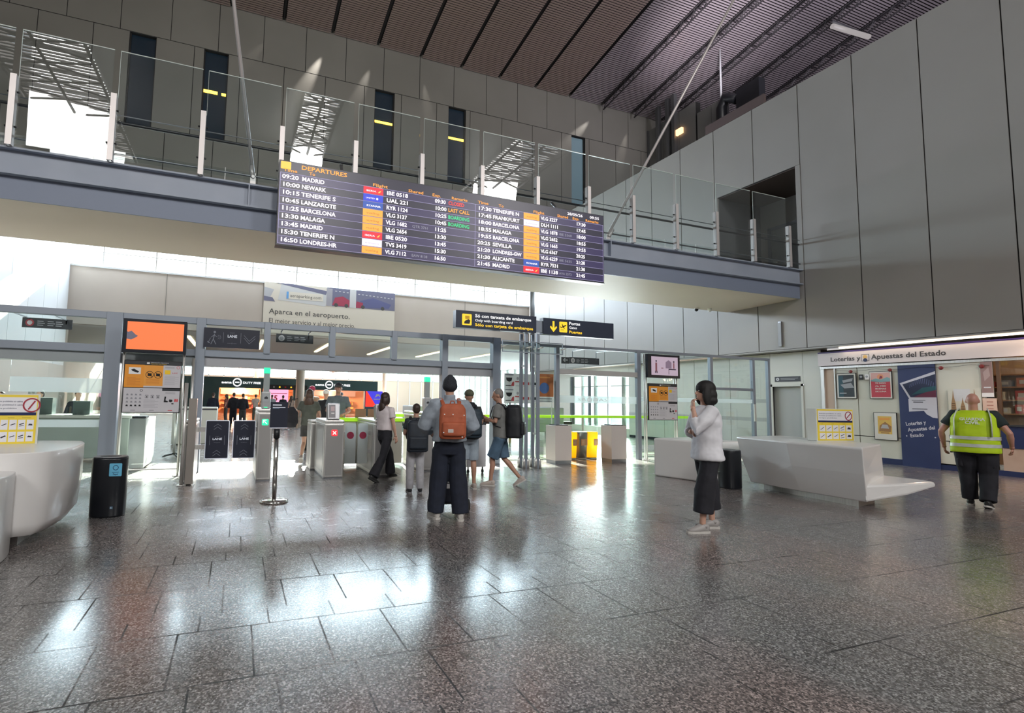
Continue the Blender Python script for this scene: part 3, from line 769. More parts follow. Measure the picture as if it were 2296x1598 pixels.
bm = new(); FA = Face((7.42, -.012, 0), (1, 0, 0))
FA.text(bm, 'SALIDAS', .55, 1.49, .075, 0, 0, width=.9, rot=0); obj('band_lettering', bm, mat('faint_white', (.9, .93, .93), .6), t)
bm = new(); cyl(bm, (13.9, -.10, 1.30), (13.9, -.10, 1.30 + .01), .01, 8)
box(bm, 14.05, 14.12, -.09, -.06, 1.0, 1.5); obj('door_pull', bm, STEEL, t)
for x in (-1.95, -.80):
    bm = new(); tube(bm, [(x, -.14, 0), (x, -.14, 2.15)], .028, 10); cyl(bm, (x, -.14, 0), (x, -.14, .012), .06, 14); obj('guide_tube', bm, STEEL, t)

# ================================================================ monitors with notice boards below
def notice_upper(F, bm, w, h):
    # 0 dark 1 orange 2 pale 3 white 4 black 5 red 6 yellow
    F.rect(bm, 0, h * .87, w, h, 0, 0, .004); F.rect(bm, w * .38, h * .895, w * .43, h * .96, 3, .004, .006)
    F.text(bm, 'Información importante', w * .45, h * .94, h * .035, 3, 0, w=.006, width=w * .32); F.text(bm, 'Important information', w * .45, h * .89, h * .03, 6, 0, w=.006, width=w * .28)
    F.rect(bm, 0, 0, w * .34, h * .86, 1, 0, .003); F.rect(bm, w * .34, .06 * h, w * .68, h * .85, 7, 0, .003); F.rect(bm, w * .34, 0, w, h * .06, 2, 0, .003); F.rect(bm, w * .68, .06 * h, w, h * .86, 2, 0, .003)
    F.rect(bm, w * .07, h * .5, w * .28, h * .75, 3, .003, .005)
    F.poly(bm, [(w * .11, h * .66), (w * .16, h * .70), (w * .25, h * .60), (w * .23, h * .55), (w * .14, h * .60)], 4, .005, .007)
    for cx in (.44, .59):
        F.disc(bm, (w * cx, h * .49), w * .072, 4, .003, .005); F.disc(bm, (w * cx, h * .49), w * .062, 7, .005, .006); F.rect(bm, w * (cx - .035), h * .44, w * (cx + .035), h * .54, 4, .006, .008)
        F.line(bm, (w * (cx - .05), h * .58), (w * (cx + .05), h * .40), .008, 4, .006, .008)
    F.rect(bm, w * .71, h * .52, w * .81, h * .68, 6, .003, .005); F.text(bm, '0,20 €', w * .84, h * .55, h * .05, 5, 0, w=.005, width=w * .1)
    F.ring(bm, (w * .95, h * .79), w * .03, .006, 5, .003, .005, 16)
    for k in range(9): F.rect(bm, w * .05, h * (.36 - .035 * k), w * (.28 if k % 3 else .2), h * (.372 - .035 * k), 8, .003, .004)
    for k in range(5): F.rect(bm, w * .38, h * (.30 - .04 * k), w * .62, h * (.312 - .04 * k), 8, .003, .004)
    for k in range(9): F.rect(bm, w * .71, h * (.44 - .04 * k), w * (.97 if k % 2 else .9), h * (.447 - .04 * k), 9, .003, .004)
    for k in range(2): F.rect(bm, w * .71, h * (.76 + .03 * k), w * .88, h * (.77 + .03 * k), 9, .003, .004)
def notice_lower(F, bm, w, h):
    F.rect(bm, 0, 0, w, h * .90, 2, 0, .003); F.rect(bm, 0, h * .90, w, h, 2, 0, .004); F.rect(bm, w * .68, h * .90, w, h, 0, .0, .005)
    F.ring(bm, (w * .31, h * .90), w * .025, .008, 0, .004, .006, 14)
    rnd = random.Random(3)
    for i in range(4):
        for j in range(4):
            cx, cy = w * (.07 + .075 * i), h * (.72 - .15 * j)
            F.poly(bm, [(cx - .018, cy - .012), (cx + .02, cy - .014), (cx + .014, cy + .012), (cx - .008, cy + .016)], 9 if j < 3 else 4, .003, .004)
    for i in range(3):
        F.rect(bm, w * (.38 + .1 * i), h * .58, w * (.44 + .1 * i), h * .72, 9, .003, .004); F.rect(bm, w * (.385 + .1 * i), h * .6, w * (.435 + .1 * i), h * .68, 2, .004, .005); F.rect(bm, w * (.40 + .1 * i), h * .61, w * (.425 + .1 * i), h * .66, 4, .005, .006)
    F.poly(bm, [(w * .72, h * .42), (w * .79, h * .42), (w * .80, h * .46), (w * .75, h * .50), (w * .76, h * .66), (w * .73, h * .66)], 4, .003, .005)
    F.poly(bm, [(w * .81, h * .45), (w * .85, h * .42), (w * .88, h * .47), (w * .87, h * .53), (w * .82, h * .54)], 4, .003, .005); F.rect(bm, w * .86, h * .34, w * .90, h * .38, 4, .003, .005)
    F.disc(bm, (w * .925, h * .50), .012, 5, .003, .005, 12, .03); F.disc(bm, (w * .96, h * .50), .012, 5, .003, .005, 12, .03)
    for k in range(6): F.rect(bm, w * .36, h * (.50 - .06 * k), w * (.62 if k % 2 else .56), h * (.51 - .06 * k), 9, .003, .004)
    for k in range(2): F.rect(bm, w * .74, h * (.77 + .05 * k), w * .92, h * (.785 + .05 * k), 9, .003, .004)
    for k in range(3): F.rect(bm, w * (.14 + .33 * k), h * .06, w * (.22 + .33 * k), h * .09, 5 if k == 2 else 9, .003, .004)
NM = [DARK, ORA, mat('notice_grey', (.60, .59, .63), .5), WHITE, BLACK, RED, YEL, mat('notice_amber', (.85, .36, .05), .5), mat('notice_rust', (.65, .22, .03), .5), mat('notice_text', (.28, .28, .32), .6)]
def info_stand(label, x, y, w, ztop, zmon, zn1, zn2, screen):
    t = thing('information_stand', label, 'information stand', (x, y, 0))
    for s in (-1, 1):
        bm = new(); tube(bm, [(s * w * .47, .05, 0), (s * w * .47, .05, ztop)], .022, 10); tube(bm, [(s * w * .47, .12, 0), (s * w * .47, .12, ztop)], .016, 8)
        p = obj('pole', bm, STEEL, t)
        bm = new(); cyl(bm, (s * w * .47, .08, 0), (s * w * .47, .08, .015), .09, 16); obj('foot_plate', bm, STEEL, p)
    bm = new()
    for z in (.12, zn2, zmon): box(bm, -w * .46, w * .46, .045, .065, z, z + .02)
    obj('crossbar', bm, STEEL, t)
    W2 = w / 2
    bm = new(); box(bm, -W2, W2, -.06, .03, zmon, ztop); m = obj('monitor', bm, mat('monitor_case', (.008, .012, .022), .3), t, bevel=.01)
    FM = Face((-W2, -.062, zmon), (1, 0, 0)); bm = new(); h = ztop - zmon
    if screen == 'orange':
        FM.rect(bm, .07, .06, w - .05, h - .05, 0, 0, .003)
        FM.poly(bm, [(.07, h * .40), (.14, h * .38), (.22, h * .46), (.24, h * .50), (.2, h * .54), (.14, h * .64), (.09, h * .60), (.07, h * .62)], 1, .003, .005)
        mm = [emis('screen_orange', (1, .22, .06), .72), emis('screen_slate', (.18, .17, .24), .5)]
    else:
        FM.rect(bm, .12, .07, w - .08, h - .06, 0, 0, .003)
        FM.rect(bm, .25, .16, .31, .40, 2, .003, .005); FM.disc(bm, (.28, .44), .025, 1, .003, .005, 12)
        FM.rect(bm, .24, .12, .27, .18, 1, .003, .005); FM.rect(bm, .29, .12, .32, .18, 1, .003, .005)
        FM.poly(bm, [(.60, .26), (.80, .26), (.80, .42), (.70, .48), (.60, .42)], 3, .003, .005)
        FM.rect(bm, .70, .22, .95, .25, 1, .003, .005); FM.rect(bm, .70, .10, .715, .25, 1, .003, .005); FM.disc(bm, (.88, .44), .025, 1, .003, .005, 12); FM.rect(bm, .86, .26, .90, .41, 2, .003, .005)
        FM.rect(bm, .45, .25, .52, .27, 2, .003, .005)
        mm = [emis('screen_lilac', (.46, .36, .44), .75), emis('screen_ink', (.06, .04, .07), .5), emis('screen_rose', (.22, .08, .10), .6), emis('screen_mauve', (.24, .17, .24), .6)]
    obj('screen', bm, mm, m)
    for nm, (z0, z1), fn in (('upper_notice', zn1, notice_upper), ('lower_notice', (zn2, zn1[0] - .012), notice_lower)):
        bm = new(); ww = w * .87; FN = Face((-ww / 2, -.012, z0), (1, 0, 0)); fn(FN, bm, ww, z1 - z0)
        box(bm, -ww / 2 - .012, ww / 2 + .012, -.011, .03, z0 - .015, z1 + .012, 4)
        obj(nm, bm, NM, t)
    return t
info_stand('steel stand with an orange screen above two notice boards, beside the left gate', -1.42, 10.42, 1.02, 2.78, 2.18, (1.575, 2.04), 1.14, 'orange')
info_stand('steel stand with a lilac screen above two notice boards, right of the yellow bins', 10.55, 10.72, 1.10, 2.76, 2.14, (1.52, 1.98), 1.04, 'lilac')

# ================================================================ FAST LANE gates and boarding-card gates
NV = mat('lane_navy', (.018, .022, .04), .35); LW = mat('lane_white', (.62, .66, .72), .5, 0, (.8, .85, 1), .15); LF = mat('lane_faint', (.22, .24, .29), .5)
t = thing('fast_lane_sign', 'dark blue LANE sign with walking figure and double chevrons above the glass gate', 'sign', (-.65, 10.74, 2.375))
bm = new(); box(bm, 0, 1.01, 0, .05, 0, .375); obj('sign_panel', bm, NV, t)
FL = Face((0, -.002, 0), (1, 0, 0)); bm = new()
FL.disc(bm, (.19, .295), .022, 0); FL.line(bm, (.19, .26), (.17, .16), .014, 0); FL.line(bm, (.18, .24), (.24, .20), .010, 0); FL.line(bm, (.18, .24), (.13, .19), .010, 0); FL.line(bm, (.17, .16), (.22, .06), .012, 0); FL.line(bm, (.17, .16), (.13, .06), .012, 0); FL.line(bm, (.07, .11), (.11, .08), .02, 0); FL.line(bm, (.12, .18), (.08, .08), .008, 0)
for u in (.25, .28): FL.line(bm, (u, .24), (u + .025, .20), .006, 0); FL.line(bm, (u + .025, .20), (u, .16), .006, 0)
for u in (.345, .66): FL.rect(bm, u, .10, u + .006, .30, 0)
FL.text(bm, 'LANE', .42, .205, .05, 1, .04, width=.17); FL.text(bm, 'FAST', .465, .285, .018, 0, 0, width=.08); FL.rect(bm, .42, .09, .48, .094, 0); FL.rect(bm, .53, .09, .59, .094, 0); FL.text(bm, 'VIP', .487, .08, .022, 0, 0, width=.035)
for v in (0, -.05): FL.line(bm, (.72, .26 + v), (.82, .15 + v), .007, 0); FL.line(bm, (.82, .15 + v), (.93, .26 + v), .007, 0)
obj('lettering', bm, [LF, LW], t)
GR_E = emis('gate_green', (.02, .75, .32), 1.3); RD_E = emis('gate_red', (1, .02, .03), 1.5)
def cabinet(name, label, x, y, w, L, h, reader=None, lamp=None, tower=False, group=None):
    t = thing(name, label, 'gate cabinet', (x, y, 0), 0, group)
    bm = new(); box(bm, 0, w, 0, L, .02, h - .06); prism(bm, [(0, 0), (w, 0), (w, L), (0, L)], h - .06, h)
    obj('housing', bm, STEEL, t, bevel=.02)
    bm = new(); box(bm, .03, w - .03, -.004, 0, .06, h - .10); box(bm, -.004, 0, .12, L - .1, .1, h - .1); box(bm, w, w + .004, .12, L - .1, .1, h - .1)
    obj('side_panel', bm, mat('cabinet_panel', (.48, .475, .465), .3, .6), t)
    bm = new(); box(bm, .01, w - .01, .01, L - .01, 0, .03); obj('plinth', bm, DSTEEL, t)
    if lamp:
        bm = new(); F = Face((w / 2, -.006, h - .23), (1, 0, 0)); F.poly(bm, rrect(-.055, -.055, .055, .055, .02), 0, 0, .004)
        if lamp == 'R': F.line(bm, (-.03, -.03), (.03, .03), .014, 1, .004, .006); F.line(bm, (-.03, .03), (.03, -.03), .014, 1, .004, .006)
        else: F.line(bm, (.03, -.03), (-.025, .025), .014, 1, .004, .006); F.line(bm, (-.03, .035), (.02, .035), .014, 1, .004, .006); F.line(bm, (-.033, .035), (-.033, -.015), .014, 1, .004, .006)
        obj('status_lamp', bm, [RD_E if lamp == 'R' else GR_E, emis('lamp_mark', (1, .8, .8) if lamp == 'R' else (.8, 1, .9), 1.1)], t)
    if reader:
        T = M.Translation((w / 2, .16, h)) @ M.Rotation(R(-12), 4, 'X')
        bm = new(); box(bm, -.11, .11, -.05, .14, 0, .30, 0, T); r = obj('card_reader', bm, mat('reader_grey', (.40, .40, .42), .35, .5), t, bevel=.012)
        bm = new(); box(bm, -.09, .03, -.054, -.05, .03, .27, 0, T); box(bm, -.055, .015, -.057, -.054, .15, .24, 1, T); box(bm, -.05, .01, -.0575, -.057, .10, .12, 2, T); obj('reader_face', bm, [mat('reader_dark', (.16, .15, .17), .3), mat('reader_label', (.55, .42, .44), .5), WHITE], r)
    if tower:
        bm = new(); box(bm, w * .2, w * .8, .05, .20, h, h + .30); r = obj('scanner_tower', bm, mat('tower_steel', (.50, .52, .53), .35, .5), t, bevel=.02)
        bm = new(); box(bm, w * .3, w * .7, .08, .16, h + .30, h + .62); box(bm, w * .28, w * .72, .07, .17, h + .62, h + .72, 1); obj('beacon', bm, [mat('beacon_grey', (.33, .38, .38), .4), GR_E], r)
        bm = new(); F = Face((w / 2, .046, h + .17), (1, 0, 0)); F.rect(bm, -.06, -.05, .06, .09, 0, 0, .003); F.poly(bm, [(-.03, 0), (.03, 0), (.03, .03), (0, .05), (-.03, .03)], 1, .003, .004); F.rect(bm, -.03, -.15, .03, -.14, 2, 0, .003); obj('reader_face', bm, [mat('reader_pale', (.45, .48, .50), .3), DARK, GR_E], r)
    return t
def flap(x0, x1, z0, z1, y, parent_label, kind, hx=0):
    t = thing('gate_flap', parent_label, 'gate flap', (x0, y, z0)); w_, h_ = x1 - x0, z1 - z0; F = Face((0, 0, 0), (1, 0, 0))
    bm = new()
    for zz in (h_ * .25, h_ * .7): box(bm, *sorted((0 if hx < x0 else w_, hx - x0)), -.01, .02, zz, zz + .08)
    obj('hinge', bm, STEEL, t)
    if kind == 'lane':
        bm = new(); F.poly(bm, rrect(0, 0, w_, h_, .02), 1, -.012, 0); F.poly(bm, rrect(.012, .012, w_ - .012, h_ - .012, .015), 0, 0, .003); obj('panel', bm, [NV, LW], t)
        bm = new(); c = w_ / 2
        for v in (h_ - .11, h_ - .16, .10, .05):
            F.line(bm, (c - .06, v), (c, v + .045), .006, 0, .003, .005); F.line(bm, (c, v + .045), (c + .06, v), .006, 0, .003, .005)
        for u in (.07, w_ - .075): F.rect(bm, u, h_ * .36, u + .005, h_ * .60, 0, .003, .005)
        F.text(bm, 'LANE', c - .075, h_ * .49, .034, 1, .04, w=.004, width=.15); F.text(bm, 'FAST', c - .03, h_ * .57, .012, 0, 0, w=.004, width=.06); F.rect(bm, c - .05, h_ * .415, c - .02, h_ * .42, 0, .003, .005); F.text(bm, 'VIP', c - .015, h_ * .405, .014, 0, 0, w=.004, width=.03); F.rect(bm, c + .02, h_ * .415, c + .05, h_ * .42, 0, .003, .005)
        obj('lettering', bm, [LF, LW], t)
    else:
        bm = new(); F.poly(bm, rrect(0, 0, w_, h_, .03), 0, -.006, .006); obj('glass_leaf', bm, FROSTL, t)
        bm = new(); F.disc(bm, (w_ / 2, h_ * .70), .068, 0, .006, .009); obj('red_disc', bm, mat('flap_red', (.30, .03, .07), .4), t)
    return t
HG=1
FROSTL = glass('flap_glass', (.88, .90, .90), 1, .05, .35)
GYF = 9.5
cabinet('gate_cabinet', 'slim steel gate cabinet at the left end of the dark LANE flaps', -.80, GYF, .16, 1.25, 1.04)
k = thing('gate_post', 'tall thin steel post at the left end of the LANE gate', 'post', (-.74, GYF - .16, 0))
bm = new(); tube(bm, [(-.04, 0, 0), (-.04, 0, 1.65)], .028, 12); cyl(bm, (-.04, 0, 0), (-.04, 0, .015), .07, 14); obj('tube', bm, STEEL, k)
bm = new(); box(bm, .01, .13, .0, .14, .02, 1.4); obj('cover', bm, mat('warm_steel', (.50, .46, .42), .3, .8), k)
cabinet('gate_cabinet', 'steel gate cabinet with tall green beacon, right of the LANE flaps', .35, GYF, .25, 1.5, 1.24, lamp='G', tower=True)
flap(-.48, -.10, .37, 1.03, GYF + .25, 'navy LANE gate flap with chevrons, the left of the pair', 'lane', -.64); flap(-.04, .33, .37, 1.03, GYF + .25, 'navy LANE gate flap with chevrons, the right of the pair', 'lane', .35)
cabinet('gate_cabinet', 'steel gate cabinet with red cross lamp and tilted card reader', 1.50, GYF, .36, 1.15, 1.05, reader=True, lamp='R')
flap(1.93, 2.14, .22, .98, GYF + .3, 'frosted glass flap with dark red disc beside the red cross lamp', 'glass', 1.86); flap(2.18, 2.37, .22, .98, GYF + .3, 'frosted glass flap with dark red disc, the further right one', 'glass', 2.42)
cabinet('gate_cabinet', 'steel gate cabinet with green arrow behind the woman in white T-shirt', 2.42, GYF, .34, 1.5, 1.05, reader=True, lamp='G')
cabinet('gate_cabinet', 'narrow steel cabinet beside the walking long-haired woman, set further back', 1.42, 10.7, .24, .6, 1.0)
cabinet('gate_cabinet', 'steel gate cabinet with green beacon hidden behind the queue', 3.55, GYF + .5, .25, 1.3, 1.2, tower=True)
k = thing('service_desk', 'white wheeled desk between the two men with backpacks', 'desk', (4.35, 9.55, 0))
bm = new(); box(bm, 0, .42, 0, .5, .12, .98); obj('body', bm, mat('desk_white', (.62, .62, .65), .4), k, bevel=.01)
bm = new(); box(bm, -.03, .47, -.03, .53, .98, 1.02); obj('top', bm, DARK, k)
for a in (.05, .37):
    for b in (.06, .44):
        bm = new(); cyl(bm, (a - .015, b, .035), (a + .015, b, .035), .035, 12); box(bm, a - .012, a + .012, b - .012, b + .012, .05, .12); obj('castor', bm, RUBBER, k)

# ---- sign stanchion in front of the gates
k = thing('sign_stanchion', 'chrome post on a round base with a small navy sign in front of the gates', 'stanchion', (.54, 7.6, 0))
bm = new(); loft(bm, [((0, 0, 0), .19, .19), ((0, 0, .03), .19, .19), ((0, 0, .045), .15, .15), ((0, 0, .055), .03, .03)], 28); obj('base', bm, mat('chrome', (.7, .7, .68), .12, 1), k)
bm = new(); tube(bm, [(0, 0, 0.04), (0, 0, .95)], .032, 14); obj('pole', bm, mat('chrome', (.7, .7, .68), .12, 1), k)
bm = new(); cyl(bm, (0, 0, .88), (0, 0, 1.01), .042, 14); obj('belt_head', bm, BLACK, k)
bm = new(); F = Face((-.10, -.03, 1.02), (1, 0, 0)); F.rect(bm, 0, 0, .235, .36, 0, -.012, 0); obj('sign_plate', bm, NV, k)
bm = new(); F.rect(bm, .03, .31, .15, .325, 0); F.rect(bm, .03, .28, .20, .287, 0); F.rect(bm, .03, .265, .12, .272, 1); F.rect(bm, 0, -.004, .235, .004, 0, -.012, .002)
obj('sign_print', bm, [LW, mat('lane_blue', (.20, .30, .42), .5)], k)

# ================================================================ posters and small signs on or behind the glass
def sheet(name, label, cat, x, y, z, w, h, fn, mats, group=None, u=(1, 0, 0), t_=.01):
    F = Face((0, 0, 0), u)
    bm = new(); F.rect(bm, 0, 0, w, h, 0, -t_, 0); fn(F, bm, w, h)
    o = obj(name, bm, mats, recalc=True); o.location = (x, y, z); return tag(o, label, cat, group)
def pictos(F, bm, w, h):
    for j in (0, 1):
        v = h * (.52 - .5 * j)
        F.rect(bm, w * .03, v + h * .42, w * .28, v + h * .445, 2)
        F.poly(bm, [(w * .05, v + h * .34), (w * .24, v + h * .34), (w * .22, v + h * .24), (w * .15, v + h * .20), (w * .07, v + h * .24)], 3); F.rect(bm, w * .04, v + h * .06, w * .2, v + h * .09, 3)
        F.poly(bm, [(w * .20, v + h * .06), (w * .30, v + h * .06), (w * .30, v + h * .22), (w * .24, v + h * .18)], 1)
        for i, c in ((1, 1), (2, 1), (3, 3)):
            u = w * (.33 + .24 * (i - 1))
            F.disc(bm, (u + w * .08, v + h * .32), w * .04, 4 if i < 2 else 3, 0, .002, 10); F.rect(bm, u, v + h * (.19 if i == 1 else .11), u + w * .2, v + h * (.23 if i == 1 else .2), c)
            F.rect(bm, u + .01, v + h * .06, u + w * .16, v + h * .08, 4)
PM = [mat('poster_pale', (.84, .82, .84), .5), mat('poster_red', (.50, .05, .06), .5), mat('poster_navy', (.03, .04, .10), .5), BLACK, mat('poster_grey', (.42, .38, .42), .5)]
sheet('liquids_poster', 'large white poster of red and black pictograms behind the sign posts', 'poster', 6.15, 11.35, 1.40, .92, .74, pictos, PM)
def orange(F, bm, w, h):
    F.rect(bm, 0, h * .2, w, h, 1); F.disc(bm, (w * .45, h * .5), w * .28, 2, .002, .004); F.rect(bm, w * .1, h * .85, w * .8, h * .9, 3, .002, .004); F.rect(bm, w * .1, h * .1, w * .9, h * .15, 4); F.rect(bm, w * .1, h * .02, w * .9, h * .06, 4)
sheet('orange_poster', 'narrow orange poster with a blue circle beside the right sign post', 'poster', 7.06, 11.33, 1.44, .5, .72, orange, [WHITE, mat('poster_orange', (.55, .16, .05), .5), mat('poster_blue', (.08, .16, .42), .5), mat('poster_amber', (.75, .3, .08), .5), GREYP])
def gatesign(dot):
    def f(F, bm, w, h):
        F.disc(bm, (h * .62, h * .5), h * .36, 1); F.disc(bm, (h * .62, h * .5), h * .22, 2, .002, .004)
        for i, u in enumerate((1.25, 2.1, 2.8)):
            for k in range(3): F.rect(bm, h * u, h * (.66 - .2 * k), h * (u + (.62 if k % 2 else .5)), h * (.73 - .2 * k), 3)
    return f
GS = [DARK, mat('dot_red', (.40, .05, .07), .4), mat('dot_pale', (.62, .60, .62), .4), mat('sign_text', (.45, .47, .5), .5)]
GS2 = [DARK, mat('dot_pale', (.62, .60, .62), .4), GREYP, mat('sign_text', (.45, .47, .5), .5)]
sheet('hanging_sign', 'small dark hanging sign with a red round emblem, far left behind glass', 'sign', -3.85, 11.8, 2.67, .80, .19, gatesign(1), GS, 'small dark signs behind the glass')
sheet('hanging_sign', 'small dark hanging sign with a white round emblem above the open gate lane', 'sign', .72, 11.5, 2.62, .78, .18, gatesign(0), GS2, 'small dark signs behind the glass')
k = sheet('hanging_sign', 'small dark sign with arrow and white emblem behind glass above the yellow bins', 'sign', 8.38, 11.8, 2.50, .98, .18, gatesign(0), GS2, 'small dark signs behind the glass')
bm = new(); F = Face((0, -.004, 0), (1, 0, 0)); F.rect(bm, -.26, -.01, -.01, .17, 0, -.01, .002); F.line(bm, (-.2, .09), (-.06, .09), .02, 1, .002, .004); F.line(bm, (-.2, .09), (-.14, .14), .02, 1, .002, .004); F.line(bm, (-.2, .09), (-.14, .04), .02, 1, .002, .004); obj('arrow_plate', bm, [DARK, LGREY], k)
for _s, _xs in ((bpy.data.objects['hanging_sign'], (.1, .7)), (bpy.data.objects['hanging_sign.001'], (.1, .68)), (bpy.data.objects['hanging_sign.002'], (.1, .88))):
    for _x in _xs:
        bm = new(); box(bm, _x - .01, _x + .01, 10.93 - _s.location.y, .0, 2.84 - _s.location.z, 2.86 - _s.location.z); box(bm, _x - .01, _x + .01, .0, .012, .1, 2.86 - _s.location.z); obj('bracket', bm, DSTEEL, _s)
for _n, _w in (('liquids_poster', .92), ('orange_poster', .5)):
    for _x in (.03, _w - .05):
        _s = bpy.data.objects[_n]; bm = new(); box(bm, _x, _x + .02, .01, .03, -_s.location.z, .6); obj('board_leg', bm, STEEL, _s)
# parking advertisement on the beige wall
def advert(F, bm, w, h):
    F.poly(bm, [(0, h * .62), (w * .03, h * .62), (w * .07, h * .86), (0, h * .9)], 1); F.poly(bm, [(0, h * .72), (w * .06, h * .70), (w * .08, h * .62), (0, h * .63)], 2, .002, .004)
    F.poly(bm, [(w * .10, h * .66), (w * .45, h * .60), (w * .47, h * .88), (w * .12, h * .98)], 3, 0, .003)
    F.poly(bm, [(w * .07, h), (w * .45, h * .84), (w * .46, h * .92), (w * .2, h)], 2, .003, .005)
    F.rect(bm, w * .16, h * .70, w * .43, h * .84, 0, .005, .007); F.rect(bm, w * .16, h * .70, w * .175, h * .84, 4, .007, .009)
    F.text(bm, 'aenaparking.com', w * .185, h * .735, h * .065, 5, .0, w=.008, width=w * .23)
    F.rect(bm, w * .46, h * .62, w, h, 2, 0, .003)
    F.poly(bm, [(w * .5, h * .64), (w * .63, h * .63), (w * .64, h * .76), (w * .58, h * .84), (w * .52, h * .80)], 6, .003, .005); F.poly(bm, [(w * .69, h * .64), (w * .95, h * .66), (w * .97, h * .75), (w * .82, h * .86), (w * .72, h * .78)], 7, .003, .005)
    F.poly(bm, [(w * .68, h * .63), (w * .74, h * .63), (w * .74, h * .74), (w * .69, h * .76)], 6, .005, .006)
    for u in (.53, .61, .74, .90): F.disc(bm, (w * u, h * .65), h * .04, 5, .006, .008, 12)
    F.rect(bm, w * .635, h * .62, w * .685, h, 3, .005, .008); F.rect(bm, w * .455, h * .62, w * .50, h * .98, 8, .005, .007)
    for k in range(16): F.rect(bm, w * (.52 + .03 * k), h * (.93 - .004 * k), w * (.535 + .03 * k), h * (.945 - .004 * k), 3, .005, .007)
    F.text(bm, 'Aparca en el aeropuerto.', w * .04, h * .38, h * .10, 5, .012, w=.004, width=w * .60)
    F.text(bm, 'El mejor servicio y al mejor precio.', w * .04, h * .20, h * .09, 5, .0, w=.004, width=w * .64)
sheet('parking_advert', 'wide parking advertisement with cars and large lettering on the beige wall', 'advertisement', .97, 25.76, 4.5, 6.5, 2.45, advert,
      [mat('ad_cream', (.60, .55, .47), .5), mat('ad_grey', (.4, .4, .42), .5), mat('ad_dark', (.13, .13, .20), .5), mat('ad_silver', (.50, .50, .50), .5), mat('ad_blue', (.1, .3, .6), .5), mat('ad_ink', (.05, .05, .05), .5), mat('ad_redcar', (.30, .02, .06), .4), mat('ad_bluecar', (.07, .08, .20), .4), mat('ad_pillar', (.3, .29, .32), .5)])
# ================================================================ white sculpted counters
def skin(bm, rings, mi=0, cap=True, sm=True):
    rows = [[bm.verts.new(p) for p in r] for r in rings]; n = len(rows[0])
    for a, b in zip(rows, rows[1:]):
        for k in range(n):
            f = bm.faces.new((a[k], a[(k + 1) % n], b[(k + 1) % n], b[k])); f.smooth = sm; f.material_index = mi
    if cap: bm.faces.new(rows[0][::-1]).material_index = mi; bm.faces.new(rows[-1]).material_index = mi
def smooth_poly(pts, it=3):
    for _ in range(it):
        out = []
        for a, b in zip(pts, pts[1:] + pts[:1]):
            out += [tuple(.75 * p + .25 * q for p, q in zip(a, b)), tuple(.25 * p + .75 * q for p, q in zip(a, b))]
        pts = out
    return pts
t = thing('information_counter', 'white curved counter with a yellow notice on top at the left edge', 'counter', (-2.2, 6.2, 0))
def planL(s, z, lean):
    base = [(-2.6, -.2), (.40, -.42), (.64 + lean, .1), (.60 + lean, .90), (.42 + lean, 1.25), (-2.6, 1.35)]
    return [(x, y, z) for x, y in smooth_poly(base, 2)]
bm = new(); skin(bm, [planL(0, .12, -.10), planL(0, .22, -.03), planL(0, .55, 0.0), planL(0, .80, .0), planL(0, .875, -.0), planL(0, .878, -.002), planL(0, .885, -.012)]); obj('body', bm, SOLID, t)
bm = new(); box(bm, -2.5, .3, -.05, 1.1, 0, .14); obj('plinth', bm, STEEL, t)
bm = new(); skin(bm, [[(x, y, z) for x, y in smooth_poly([(-2.4, -.95), (.36, -.95), (.40, -.6), (.30, -.2), (-2.4, -.2)], 2)] for z in (0.0, .70, .73)]); obj('low_shelf', bm, SOLID, t, bevel=.01)
t = thing('information_counter', 'white sculpted counter with a pointed side ledge near the lottery kiosk', 'counter', (8.5, 5.6, 0))
P = lambda L, z: [(x - 8.5, y - 5.6, z) for x, y in L]
bot = [(8.52, 4.86), (9.45, 5.12), (9.75, 6.9), (8.62, 6.75), (8.50, 5.8)]; topp = [(8.36, 4.80), (9.55, 5.22), (9.9, 7.1), (8.55, 6.95), (8.36, 5.9)]
bm = new(); skin(bm, [P(bot, .10), P([(a * .35 + c * .65, b * .35 + d * .65) for (a, b), (c, d) in zip(bot, topp)], .5), P(topp, .86), P([(x + .01, y + .01) for x, y in topp], .885)], sm=False); obj('body', bm, SOLID, t, bevel=.025)
bm = new()
lo = [(8.48, 4.86, .10), (9.2, 4.70, .20), (9.80, 4.66, .30), (9.82, 4.82, .31), (9.55, 5.25, .28), (9.3, 5.5, .12)]
hi = [(8.48, 4.86, .34), (9.2, 4.72, .36), (9.80, 4.68, .37), (9.82, 4.84, .375), (9.58, 5.35, .40), (9.3, 5.5, .42)]
skin(bm, [[(x - 8.5, y - 5.6, z) for x, y, z in r] for r in (lo, hi)], sm=False); obj('side_ledge', bm, SOLID, t, bevel=.03)
bm = new(); skin(bm, [P([(8.60, 5.02), (9.2, 5.15), (9.5, 6.6), (8.75, 6.6)], z) for z in (0, .12)], sm=False); obj('plinth', bm, STEEL, t)
bm = new(); skin(bm, [P([(8.30, 7.3), (9.2, 7.4), (9.2, 8.5), (8.0, 8.4)], z) for z in (.0, .76)], sm=False); obj('rear_wing', bm, SOLID, t, bevel=.03)
